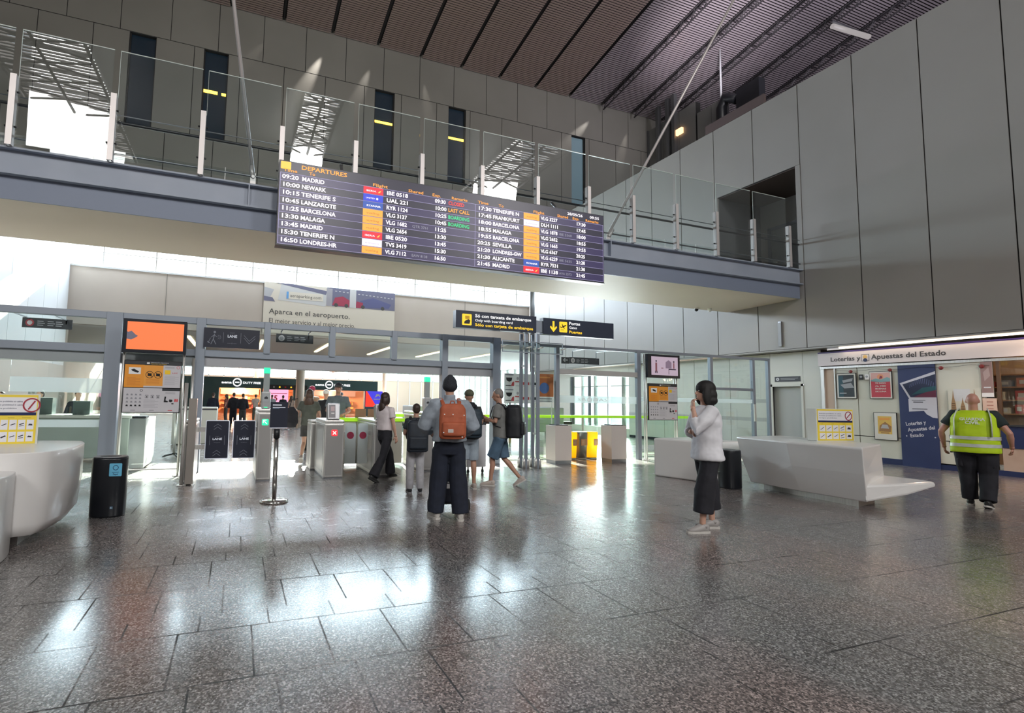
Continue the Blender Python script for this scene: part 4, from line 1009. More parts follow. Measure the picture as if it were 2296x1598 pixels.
def prohib(F, bm, w, h):
    F.rect(bm, 0, 0, w, h, 1, 0, .002); F.rect(bm, w * .02, h * .62, w * .98, h * .95, 0, .002, .003)
    F.rect(bm, w * .02, h * .58, w * .98, h * .64, 2, .003, .004); F.rect(bm, w * .02, h * .03, w * .98, h * .57, 1, .002, .003)
    for k in range(3): F.text(bm, ['Artículos prohibidos en cabina', 'Articles prohibited in cabin', 'Artigos prohibidos'][k], w * .05, h * (.85 - .07 * k), h * .032, 2, .01 if k < 2 else 0, w=.004, width=w * (.62 - .12 * (k == 2)))
    for k, s in enumerate(['Punzantes', 'Cortantes', 'Contundentes']): F.text(bm, s, w * (.08 + .3 * k), h * .525, h * .018, 3, 0, w=.004)
    F.ring(bm, (w * .87, h * .79), h * .15, h * .028, 4, .004, .006, 24); F.line(bm, (w * .80, h * .70), (w * .94, h * .88), h * .028, 4, .004, .006)
    rnd = random.Random(5)
    for i in range(5):
        for j in range(2):
            u0, v0 = w * (.05 + .185 * i), h * (.29 - .245 * j); u1, v1 = u0 + w * .155, v0 + h * .20
            F.rect(bm, u0, v0, u1, v1, 0, .003, .005); c = ((u0 + u1) / 2, (v0 + v1) / 2); k = w * .05
            q = (i + j * 5) % 5
            if q in (0, 1, 2): F.line(bm, (c[0] - k, c[1] - k * .6 + .004 * q), (c[0] + k, c[1] + k * .6), .008 + .006 * (j == 1 and i == 1), 3, .005, .006)
            elif q == 3: F.line(bm, (c[0] - k, c[1]), (c[0] + k, c[1] + k * .8), .010, 3, .005, .006); F.line(bm, (c[0] - k, c[1] - k * .8), (c[0] + k, c[1] - k * .5), .006, 3, .005, .006)
            else: F.poly(bm, [(c[0] - k, c[1] - k * .4), (c[0] + k, c[1] - k * .5), (c[0] + k * .9, c[1] + k * .3), (c[0] - k * .4, c[1] + k * .5)], 3, .005, .006)
PRM = [mat('notice_paper', (.80, .80, .84), .5), mat('notice_yellow', (.86, .66, .06), .5), NAVY, mat('ink', (.03, .03, .04), .5), mat('ban_red', (.35, .03, .05), .5), mat('acrylic_edge', (.72, .74, .70), .2)]
for (x, y, z, w_, h_, rz, lb) in ((9.05, 5.85, .885, .78, .52, R(-6), 'yellow and white notice of prohibited items standing on the right-hand counter'), (-2.45, 6.85, .88, .40, .53, R(16), 'yellow and white notice of prohibited items standing on the left-hand counter')):
    k = thing('counter_notice', lb, 'notice', (x, y, z), rz)
    bm = new(); box(bm, -.02, w_ + .02, 0, .015, 0, h_ + .02, 5); box(bm, -.02, w_ + .02, .015, .16, 0, .012, 5); box(bm, -.02, -.012, .015, .16, 0, h_ + .02, 5); obj('acrylic_holder', bm, PRM, k)
    bm = new(); prohib(Face((0, -.002, .01), (1, 0, 0)), bm, w_, h_); obj('printed_sheet', bm, PRM, k)

# ================================================================ litter bins
def bin_(label, x, y, rx, ry, h, sticker, rz=0):
    k = thing('litter_bin', label, 'bin', (x, y, 0), rz)
    bm = new(); loft(bm, [((0, 0, .0), rx * .97, ry * .97), ((0, 0, .02), rx, ry), ((0, 0, h * .5), rx * 1.02, ry * 1.02), ((0, 0, h - .02), rx, ry), ((0, 0, h), rx * .98, ry * .98)], 32, pw=2.6); obj('body', bm, mat('bin_black', (.008, .010, .014), .28), k)
    bm = new(); loft(bm, [((0, 0, h), rx * .97, ry * .97), ((0, 0, h + .012), rx * .95, ry * .95)], 32, pw=2.6); loft(bm, [((0, 0, h + .012), rx * .6, ry * .6), ((0, 0, h + .014), rx * .6, ry * .6)], 24, mi=1); obj('rim', bm, [DSTEEL, BLACK], k)
    if sticker:
        bm = new(); F = Face((.02, -ry * 1.03 - .002, h - .21), (1, 0, 0)); F.poly(bm, rrect(0, 0, .13, .15, .01), 0, -.004, .0); F.ring(bm, (.065, .10), .03, .006, 1, 0, .001, 14); F.rect(bm, .03, .045, .10, .05, 1, 0, .001); F.text(bm, 'Papel', .04, .015, .02, 1, .02, w=.001, width=.05); obj('blue_sticker', bm, [mat('sticker_blue', (.12, .42, .62), .5), NAVY], k)
        bm = new(); F = Face((.05, -ry * 1.02 - .004, .10), (1, 0, 0)); F.rect(bm, 0, 0, .03, .03, 0, -.003, 0); F.poly(bm, [(.004, .008), (.026, .015), (.004, .022)], 1, 0, .001); obj('emblem', bm, [mat('emblem_blue', (.10, .20, .30), .5), LGREY], k)
bin_('black oval litter bin with a light blue sticker beside the left counter', -1.39, 7.30, .185, .15, .69, True)
bin_('plain black litter bin beside the right-hand counter', 8.20, 6.82, .17, .17, .66, False)

# ================================================================ belt posts boxes and yellow bins near the glass
for x, y, lb in ((7.02, 10.45, 'pale grey upright box on the floor left of the yellow bins'), (8.62, 10.42, 'pale grey upright box on the floor right of the yellow bins')):
    k = thing('tray_cabinet', lb, 'cabinet', (x, y, 0)); bm = new(); box(bm, 0, .46, 0, .40, .08, .90); obj('body', bm, mat('cabinet_cream', (.60, .55, .52), .45), k, bevel=.008)
    bm = new(); box(bm, .01, .45, .01, .39, 0, .08); obj('plinth', bm, DSTEEL, k)
    bm = new(); box(bm, .06, .40, .05, .34, .90, .92); obj('slot', bm, DARK, k)
YB = mat('bin_yellow', (.95, .58, .01), .35)
_n, _l, _b = nodes(YB); _t = _n.new('ShaderNodeBsdfTranslucent'); _t.inputs[0].default_value = (1, .66, .02, 1); _m = _n.new('ShaderNodeMixShader'); _m.inputs[0].default_value = .6
_l.new(_b.outputs[0], _m.inputs[1]); _l.new(_t.outputs[0], _m.inputs[2]); _l.new(_m.outputs[0], _n['Material Output'].inputs[0])
for x, col, lb in ((8.02, YB, 'yellow recycling bin behind the glass, the left one'), (8.34, mat('bin_grey', (.20, .19, .17), .3, .5), 'grey bin with an orange notice between the two yellow bins'), (8.66, YB, 'yellow recycling bin behind the glass, the right one')):
    k = thing('recycling_bin', lb, 'bin', (x, 11.3, 0), 0, None)
    bm = new(); loft(bm, [((0, 0, .04), .13, .15), ((0, 0, .5), .15, .17), ((0, 0, .68), .155, .175), ((0, 0, .70), .14, .16)], 24, pw=4); obj('body', bm, col, k)
    bm = new(); loft(bm, [((0, 0, 0), .13, .15), ((0, 0, .05), .13, .15)], 24, pw=4); obj('base', bm, mat('bin_base', (.25, .22, .18), .5), k)
    bm = new(); F = Face((-.02 if col is YB else -.09, -.18, .36), (1, 0, 0)); F.rect(bm, 0, 0, .13 if col is YB else .19, .16, 0, -.004, 0)
    for q in range(4): F.rect(bm, .02, .03 + .03 * q, .10, .04 + .03 * q, 1, 0, .001)
    obj('label_plate', bm, [mat('plate_rust', (.50, .22, .10), .5), mat('plate_pale', (.7, .45, .3), .5)], k)

# ================================================================ lottery kiosk on the right wall
t = thing('lottery_kiosk', 'pale lottery kiosk front with a navy door banner and lit white name board', 'kiosk', (16, 0, 0))
F = Face((0, 0, 0), (0, -1, 0))
KP = noisy('kiosk_panel', (.64, .64, .55), (.69, .69, .60), .5, .35)
bm = new()
def kr(y1, y0, z0, z1, mi=0, w0=-.04, w1=0): F.rect(bm, -y1, z0, -y0, z1, mi, w0, w1)
for y1, y0 in ((9.78, 9.24), (9.22, 8.28), (7.5, 6.62)): kr(y1, y0, .15, .68); kr(y1, y0, .70, 2.56)
box(bm, .045, .09, 6.5, 10.1, .02, 3.1, 1)
obj('panel_wall', bm, [KP, GAP], t)
bm = new(); kr(10.1, 9.8, .15, 2.6, 0, -.05, -.02); obj('side_panel', bm, mat('peach_panel', (.68, .52, .40), .45), t)
bm = new()
for y1, y0 in ((10.17, 10.08), (9.81, 9.78)): kr(y1, y0, .1, 2.6, 0, -.02, .03)
kr(10.17, -2, 2.56, 2.62, 0, -.02, .05); obj('door_track', bm, STEEL, t)
bm = new(); kr(10.17, 8.28, 0, .15, 0, -.03, .012); kr(7.5, -2, 0, .12, 0, -.03, .012); obj('skirting', bm, NAVY, t)
bm = new(); kr(10.17, -2, 2.64, 3.0, 0, -.02, .12); kr(10.17, -2, 3.0, 3.04, 1, -.02, .125); obj('name_board', bm, [mat('board_white', (.72, .66, .66), .35), mat('board_purple', (.045, .02, .16), .4)], t)
bm = new(); FB = Face((-.121, 0, 0), (0, -1, 0)); KI = mat('kiosk_ink', (.06, .05, .05), .4)
FB.text(bm, 'Loterías y', -9.83, 2.755, .115, 0, .03, width=.76, w=.003); FB.text(bm, 'Apuestas del Estado', -8.80, 2.755, .125, 0, .03, width=1.58, w=.003)
FB.rect(bm, -9.04, 2.72, -8.85, 2.90, 1, 0, .002); FB.rect(bm, -9.03, 2.73, -8.86, 2.89, 3, .002, .003); FB.disc(bm, (-8.945, 2.83), .055, 2, .003, .004); FB.disc(bm, (-8.945, 2.745), .05, 4, .003, .005)
obj('name_lettering', bm, [KI, KI, mat('logo_amber', (.80, .50, .15), .5), mat('board_white', (.72, .66, .66), .35), NAVY], t)
# counter window, shelves and goods at the right
bm = new(); kr(6.4, -2, .12, .62, 0, -.03, 0); obj('counter_front', bm, noisy('tan_stone', (.45, .32, .25), (.52, .39, .31), 2, .35), t)
bm = new(); kr(6.4, -2, .62, 1.10, 0, -.05, .02); obj('counter_band', bm, NAVY, t)
bm = new(); box(bm, -.06, 1.2, -2, 6.4, 1.10, 1.13); obj('counter_top', bm, DARK, t)
bm = new(); box(bm, 1.9, 2.0, -2, 8.0, .1, 3.1); box(bm, .1, 2, 7.92, 8.0, 0.1, 3.1); box(bm, .1, 2, -2, 8.0, 2.9, 3.0); obj('back_room', bm, mat('warm_room', (.66, .50, .36), .5), t)
bm = new()
for z in (1.35, 1.68, 2.0, 2.3): box(bm, 1.5, 1.9, -2, 7.9, z, z + .03)
obj('shelf', bm, mat('wood_shelf', (.45, .26, .14), .5), t)
bm = new()
for y in (6.38, 5.75, 3.5): box(bm, -.03, .02, y - .03, y + .03, 1.13, 2.6)
obj('window_frame', bm, mat('bronze_frame', (.14, .08, .05), .4, .4), t)
bm = new(); box(bm, -.01, 0, -2, 6.35, 1.13, 2.56); obj('glass_pane', bm, GLASS, t)
rnd = random.Random(11)
cols = [(.55, .2, .12), (.7, .55, .2), (.25, .25, .3), (.65, .6, .5), (.12, .2, .3), (.5, .1, .1)]
for z in (1.38, 1.71, 2.03):
    y = 7.7
    while y > 5.6:
        w_ = rnd.uniform(.12, .26); h_ = rnd.uniform(.12, .24)
        bm = new(); box(bm, 17.52, 17.7, y - w_, y, z, z + h_); box(bm, 17.515, 17.52, y - w_ * .8, y - w_ * .2, z + h_ * .3, z + h_ * .75, 1)
        c = rnd.randrange(6); tag(obj('lottery_box', bm, [mat('goods_%s' % 'abcdef'[c], cols[c], .5), LGREY]), 'small %s box on the %s shelf inside the lottery kiosk window' % (['brick-red', 'ochre', 'slate', 'beige', 'teal-blue', 'red'][c], {1.38: 'lowest', 1.71: 'middle', 2.03: 'top'}[z]), 'box', 'boxes on the kiosk shelves')
        y -= w_ + rnd.uniform(.05, .2)
k = thing('banner', 'tall navy banner with tilted picture frame and white lettering on the lottery kiosk', 'banner', (15.97, 8.27, 0))
FK = Face((0, 0, 0), (0, -1, 0)); w_, h_ = .77, 2.56
bm = new(); FK.rect(bm, 0, .0, w_, h_, 0, -.02, 0); obj('cloth', bm, mat('banner_navy', (.022, .035, .12), .45), k)
bm = new(); C = [mat('banner_white', (.62, .62, .70), .5), mat('banner_deep', (.012, .018, .06), .4), mat('banner_teal', (.01, .08, .10), .4), mat('banner_plum', (.12, .015, .05), .5), mat('banner_line', (.10, .12, .25), .5), mat('ink', (.03, .03, .04), .5)]
FK.poly(bm, [(.03, 2.10), (w_, 2.38), (w_, 1.70), (.22, 1.70)], 0, 0, .003); FK.poly(bm, [(.09, 2.07), (w_, 2.31), (w_, 1.74), (.25, 1.74)], 1, .003, .005)
FK.poly(bm, [(.30, 1.74), (w_, 1.74), (w_, 1.92), (.55, 1.86)], 3, .005, .006); FK.poly(bm, [(.27, 1.80), (.55, 1.86), (w_, 1.92), (w_, 2.02), (.5, 1.98)], 2, .005, .0055)
for q in range(12): u = .24 + .043 * q; FK.line(bm, (u, 1.98 + .10 * sin(q * .28)), (u + .02, 2.08 + .13 * sin(q * .27)), .012, 4, .006, .007)
FK.poly(bm, [(.20, 1.70), (.65, 1.72), (.70, 1.42), (.20, 1.38)], 0, 0, .004); FK.poly(bm, [(w_ + .0, 1.76), (.62, 1.74), (.50, 1.60), (.48, 1.45), (.56, 1.32), (.68, 1.24), (w_, 1.23)], 0, 0, .0045)
FK.rect(bm, .27, 1.66, .55, 1.67, 5, .005, .006); FK.rect(bm, .30, 1.61, .50, 1.63, 5, .005, .006); FK.rect(bm, .27, 1.44, .58, 1.455, 5, .005, .006)
obj('picture', bm, C, k)
bm = new()
for q, s in enumerate(['Loterías y', 'Apuestas del', 'Estado']): FK.text(bm, s, .12 + .04 * q, 1.02 - .145 * q, .085, 0, .035, w=.004, width=(.42, .56, .28)[q], rot=R(9))
for u in (.12, .70): FK.disc(bm, (u, .76), .015, 0, 0, .002, 10)
obj('lettering', bm, C, k)
def framed(name, label, y1, y0, z0, z1, fn, mats):
    k = thing(name, label, 'poster', (15.96, y1, z0)); w_, h_ = y1 - y0, z1 - z0; FK = Face((0, 0, 0), (0, -1, 0))
    bm = new(); FK.rect(bm, 0, 0, w_, h_, 0, -.03, 0); FK.rect(bm, .012, .012, w_ - .012, h_ - .012, 1, 0, .002); obj('frame', bm, [BLACK, mat('mount_white', (.75, .74, .68), .5)], k)
    bm = new(); fn(FK, bm, w_, h_); obj('print', bm, mats, k)
def p1(F, bm, w, h):
    F.rect(bm, .05, .05, w - .05, h - .05, 0, .002, .004); F.poly(bm, [(w * .3, h * .72), (w * .85, h * .8), (w * .8, h * .68), (w * .35, h * .62)], 1, .004, .006); F.poly(bm, [(w * .2, h * .55), (w * .75, h * .62), (w * .9, h * .42), (w * .4, h * .40)], 1, .004, .006); F.rect(bm, w * .15, h * .2, w * .5, h * .23, 2, .004, .006); F.rect(bm, .05, .05, w * .35, h * .9, 3, .0035, .0045)
framed('framed_poster', 'black framed dark poster with white streaks, upper left on the kiosk', 9.74, 9.24, 1.70, 2.41, p1, [mat('p_dark', (.04, .05, .06), .4), mat('p_mist', (.35, .37, .40), .5), LGREY, mat('p_teal', (.03, .09, .12), .4)])
def p2(F, bm, w, h):
    F.rect(bm, .04, .04, w - .04, h - .04, 0, .002, .004); F.rect(bm, .04, h * .70, w - .04, h - .04, 1, .004, .005); F.poly(bm, [(.04, h * .68), (w * .3, h * .74), (w * .55, h * .70), (w * .8, h * .78), (w - .04, h * .74), (w - .04, h * .62), (w * .5, h * .60), (.04, h * .64)], 2, .005, .006)
    F.disc(bm, (w * .5, h * .80), w * .14, 3, .005, .006, 20, .07); F.poly(bm, [(w * .45, h * .72), (w * .6, h * .74), (w * .58, h * .82), (w * .5, h * .84)], 4, .006, .007)
    for q, s in enumerate(['TE DIGO', 'AL MES', 'BUENAS', 'DE LUNA']): F.text(bm, s, w * .26, h * (.54 - .10 * q), h * .05, 5, .05, w=.006, width=w * .48)
framed('framed_poster', 'black framed red poster with white lettering, right of the dark one', 8.92, 8.40, 1.70, 2.43, p2, [mat('p_red', (.55, .06, .09), .5), mat('p_rose', (.68, .40, .36), .5), mat('p_sea', (.22, .40, .42), .5), mat('p_sun', (.75, .32, .16), .5), mat('p_plum', (.25, .03, .07), .5), mat('p_pale', (.75, .65, .62), .5)])
def p3(F, bm, w, h):
    F.rect(bm, w * .18, h * .22, w * .78, h * .86, 0, .002, .004); F.poly(bm, [(w * .22, h * .3), (w * .72, h * .3), (w * .76, h * .5), (w * .5, h * .66), (w * .26, h * .52)], 1, .004, .006); F.poly(bm, [(w * .30, h * .42), (w * .66, h * .42), (w * .6, h * .56), (w * .38, h * .56)], 2, .006, .007); F.rect(bm, w * .25, h * .72, w * .7, h * .80, 3, .004, .006); F.rect(bm, w * .3, h * .24, w * .66, h * .28, 1, .004, .006)
framed('framed_poster', 'black framed poster with a small yellow picture, lowest on the kiosk', 8.86, 8.34, .62, 1.34, p3, [mat('p_yellow', (.78, .52, .12), .5), mat('p_brown', (.38, .20, .08), .5), mat('p_silver', (.5, .5, .5), .5), mat('p_amber', (.85, .38, .08), .5)])
def spires(F, bm, w, h):
    for u, s in ((.08, 1), (.36, .66), (.72, 1.05)):
        F.poly(bm, [(u * w, 0), (u * w + .10, 0), (u * w + .09, h * .35 * s), (u * w + .065, h * .6 * s), (u * w + .05, h * .92 * s), (u * w + .035, h * .6 * s), (u * w + .01, h * .35 * s)], 1, 0, .003)
        for q in range(4): F.rect(bm, u * w + .02, h * (.06 + .09 * q) * s, u * w + .08, h * (.09 + .09 * q) * s, 2, .003, .004)
    F.rect(bm, w * .18, h * .45, w * .68, h * .98, 3, 0, .001)
o = sheet('spire_sticker', 'wall sticker of brown church spires beside the navy banner', 'sticker', 15.965, 7.28, 1.40, .60, .55, spires, [KP, mat('spire_brown', (.38, .24, .12), .6), mat('spire_dark', (.12, .07, .04), .6), mat('spire_sky', (.66, .68, .70), .5)], u=(0, -1, 0), t_=.005)
def plum(F, bm, w, h): F.rect(bm, 0, h * .12, w, h, 1); F.poly(bm, [(w * .2, h * .7), (w * .7, h * .85), (w * .8, h * .6), (w * .3, h * .45)], 2, .002, .004); F.rect(bm, w * .2, h * .25, w * .8, h * .29, 3, .002, .003)
sheet('window_poster', 'narrow mauve poster on the kiosk beside the service window', 'poster', 15.95, 6.66, 1.75, .20, .80, plum, [WHITE, mat('pl_mauve', (.30, .20, .19), .5), mat('pl_rose', (.42, .32, .31), .5), LGREY], u=(0, -1, 0))
def cream(F, bm, w, h):
    for q in range(6): F.rect(bm, w * .3, h * (.85 - .13 * q), w * .75, h * (.88 - .13 * q), 1)
sheet('window_notice', 'cream paper notice below the mauve poster on the kiosk', 'notice', 15.95, 6.66, 1.12, .24, .60, cream, [mat('cn_cream', (.72, .52, .42), .5), mat('cn_red', (.45, .20, .15), .5)], u=(0, -1, 0))
# heart-like dark red tags on a cord
k = thing('garland', 'thin dark cord with red paper tags strung across the kiosk front', 'garland', (15.93, 9.7, 2.5))
bm = new(); pts = [(0, -.0 - .32 * i, -.04 * abs(sin(i * 1.05))) for i in range(11)]; tube(bm, pts, .004, 5); obj('cord', bm, BLACK, k)
for i in (1.1, 4.0, 7.3, 9.6):
    bm = new(); ell(bm, (0, -.32 * i, -.05), (.02, .05, .045)); obj('paper_tag', bm, mat('tag_red', (.20, .02, .02), .5), k)
for y, lb, m in ((9.16, 'tiny black safety notice between the two framed posters', BLACK), (9.02, 'tiny white safety notice between the two framed posters', WHITE)):
    bm = new(); F.rect(bm, 0, 0, .10, .14, 0, -.01, 0); F.disc(bm, (.05, .08), .03, 1); o = obj('safety_notice', bm, [m, GREYP]); o.location = (15.95, y, 2.22); tag(o, lb, 'notice')
# kiosk strip light and downlights
bm = new(); box(bm, 15.72, 15.84, 0, 9.5, 3.10, 3.132); tag(obj('strip_light', bm, emis('warm_strip', (1, .80, .62), 3.2)), 'long warm strip light above the lottery name board', 'light')
area('kiosk_strip', (15.70, 5.4, 3.08), (16.0, 5.4, 2.2), .1, 8, 60, (1, .72, .55))
point('kiosk_inside', (17.0, 4.8, 2.6), 40, (1, .75, .5), .2)
# service wall bits
def wc(F, bm, w, h): F.disc(bm, (h * .6, h * .5), h * .32, 1); F.poly(bm, [(h * .5, h * .35), (h * .7, h * .4), (h * .62, h * .68)], 0, .002, .004); F.rect(bm, h * 1.2, h * .60, w * .92, h * .66, 1); F.rect(bm, h * 1.2, h * .38, w * .8, h * .43, 1)
sheet('door_sign', 'small dark sign over the grey service door', 'sign', 15.99, 11.58, 2.22, .80, .16, wc, [DARK, LGREY], u=(0, -1, 0))
bm = new(); box(bm, -.05, 0, -.09, .09, 0, .22); box(bm, -.055, -.05, -.05, .05, .12, .18, 1); box(bm, -.09, -.05, -.08, .08, -.0, .03); o = obj('wall_reader', bm, [STEEL, DARK]); o.location = (16.0, 10.42, 1.18); tag(o, 'small steel card reader on the pale wall left of the kiosk', 'card reader')
bm = new(); box(bm, -.06, 0, -.05, .05, 0, .74); box(bm, -.05, -.01, -.04, .04, .74, .78, 1); o = obj('wall_loudspeaker', bm, [mat('speaker_grey', (.20, .20, .20), .4, .4), DSTEEL]); o.location = (15.6, 11.05, 3.28); tag(o, 'slim vertical grey loudspeaker on the right wall near its lower edge', 'loudspeaker')
# roof tube under the lattice beams
k = thing('light_tube', 'white tube light hanging between lattice beams over the right wall', 'tube light', (28.9, 16.2, 20.9))
bm = new(); tube(bm, [(-1.3, .1, 0), (1.3, -.1, 0)], .12, 10); obj('tube', bm, emis('dim_white', (.6, .55, .55), .45), k)
bm = new(); box(bm, -1.4, 1.4, -.05, .05, .12, .2); obj('batten', bm, DSTEEL, k)
# ducts beyond the upper recess
k = thing('air_duct', 'black duct and elbow in the dark recess above the right wall', 'duct', (24.3, 18.6, 16.3))
bm = new(); box(bm, -.2, .25, -.85, .45, .3, 1.9); obj('plenum', bm, BLACK, k)
bm = new(); tube(bm, [(0, 1.5, -2.5), (0, 1.5, 1.5), (0, 1.2, 2.0), (0, .5, 1.5)], .28, 12); obj('elbow', bm, BLACK, k)
bm = new(); tube(bm, [(0, 1.5, 1.9), (0, 1.5, 5.0)], .05, 6); obj('hanger_rod', bm, LGREY, k)
bm = new(); box(bm, 15.6, 15.72, 11.35, 13.6, 11.30, 11.62); o = obj('parapet_rail', bm, mat('parapet_brown', (.11, .08, .08), .5)); tag(o, 'brownish parapet rail on top of the right wall', 'rail')
bm = new(); box(bm, 24.45, 24.6, 23.0, 23.55, 17.9, 18.25); tag(obj('wall_lamp', bm, emis('wall_lamp_glow', (1, .55, .25), 2.0)), 'small glowing wall lamp in the dark recess above the right wall', 'lamp')
# grazing spots at the ends of the ceiling joints
for x, dx, p in ((1.33, -3.0, 60), (3.76, -1.8, 900), (6.19, -1.4, 230), (8.62, .8, 110), (20.78, -3.6, 260), (23.2, -1.2, 150)):
    spot('joint_spot', (x, 25.62, 20.1), (x + dx, 25.93, 16.0), p * 2.2, 17, (1, .93, .85), 1.0, .03)
# ================================================================ people
SKIN = noisy('skin', (.52, .30, .22), (.58, .35, .26), 6, .5)
SKIN2 = noisy('skin_tan', (.42, .23, .16), (.48, .27, .19), 6, .5)
SKIN3 = noisy('skin_ruddy', (.50, .24, .18), (.56, .29, .22), 6, .5)
def hand(bm, w_, d, n, side, curl=.5, k=1.0):
    """palm, four bent fingers of unequal length and a side thumb; w_ wrist, d pointing dir, n palm normal"""
    w_, d, n = V(w_), V(d).normalized(), V(n); n = (n - d * n.dot(d)).normalized(); s = d.cross(n) * side
    c = w_ + d * .045 * k
    q = M((s, d, n)).transposed().to_quaternion()
    ell(bm, c, (.038 * k, .052 * k, .017 * k), 0, q, 12, 8); tube(bm, [w_ - d * .03, w_ + d * .02], [.026 * k, .028 * k], 10)
    for i, L in enumerate((.068, .078, .073, .057)):
        o = c + d * .038 * k + s * ((.026 - .0175 * i) * k); dd = d; p = [o]
        for seg in range(3):
            a = curl * (.35 + .35 * seg); dd = (d * cos(a) + n * sin(a)).normalized() if seg == 0 else (dd * cos(curl * .7) + (n * cos(curl * .35 * seg) - d * sin(curl * .35 * seg)) * sin(curl * .7)).normalized()
            p.append(p[-1] + dd * (L * (.45, .31, .24)[seg] * k))
        tube(bm, p, [.0092 * k, .0088 * k, .008 * k, .0062 * k], 8)
    o = w_ + d * .022 * k + s * .028 * k
    tube(bm, [o, o + (d * .5 + s * .75 + n * .25).normalized() * .032 * k, o + (d * .5 + s * .75 + n * .25).normalized() * .032 * k + (d * .85 + s * .2 + n * .4).normalized() * .036 * k], [.012 * k, .0105 * k, .008 * k], 8)
STAND = dict(kneeL=(-.10, .02, .49), ankL=(-.105, -.02, .09), kneeR=(.10, .02, .49), ankR=(.105, -.02, .09),
             elL=(-.25, -.03, 1.13), wrL=(-.27, .06, .89), elR=(.25, -.03, 1.13), wrR=(.27, .06, .89))
def shoe(t, ank, yaw, pitch, mats, k=1.0):
    T = M.Translation(V(ank) - V((0, 0, 0))) @ M.Rotation(yaw, 4, 'Z') @ M.Rotation(pitch, 4, 'X') @ M.Translation((0, 0, -.09)) @ M.Scale(k, 4)
    bm = new()
    tube(bm, [(0, -.075, .052), (0, -.05, .058), (0, .0, .062), (0, .06, .048), (0, .12, .038), (0, .165, .032), (0, .185, .03)], [(.022, .03), (.038, .05), (.042, .052), (.044, .04), (.046, .03), (.036, .022), (.014, .012)], 14)
    tube(bm, [(0, -.02, .06), (0, -.02, .105)], [.042, .040], 12)
    for q in range(3): box(bm, -.022, .022, .035 + .022 * q, .043 + .022 * q, .078 - .009 * q, .092 - .011 * q, 1)
    out = [(.0, -.085), (.03, -.075), (.042, -.04), (.038, .02), (.048, .09), (.044, .14), (.025, .185), (0, .195), (-.025, .185), (-.044, .14), (-.048, .09), (-.038, .02), (-.042, -.04), (-.03, -.075)]
    prism(bm, [(x * 1.06, y * 1.03) for x, y in out], 0, .024, 1)
    for v in bm.verts: v.co = T @ v.co
    return obj('shoe', bm, mats, t)
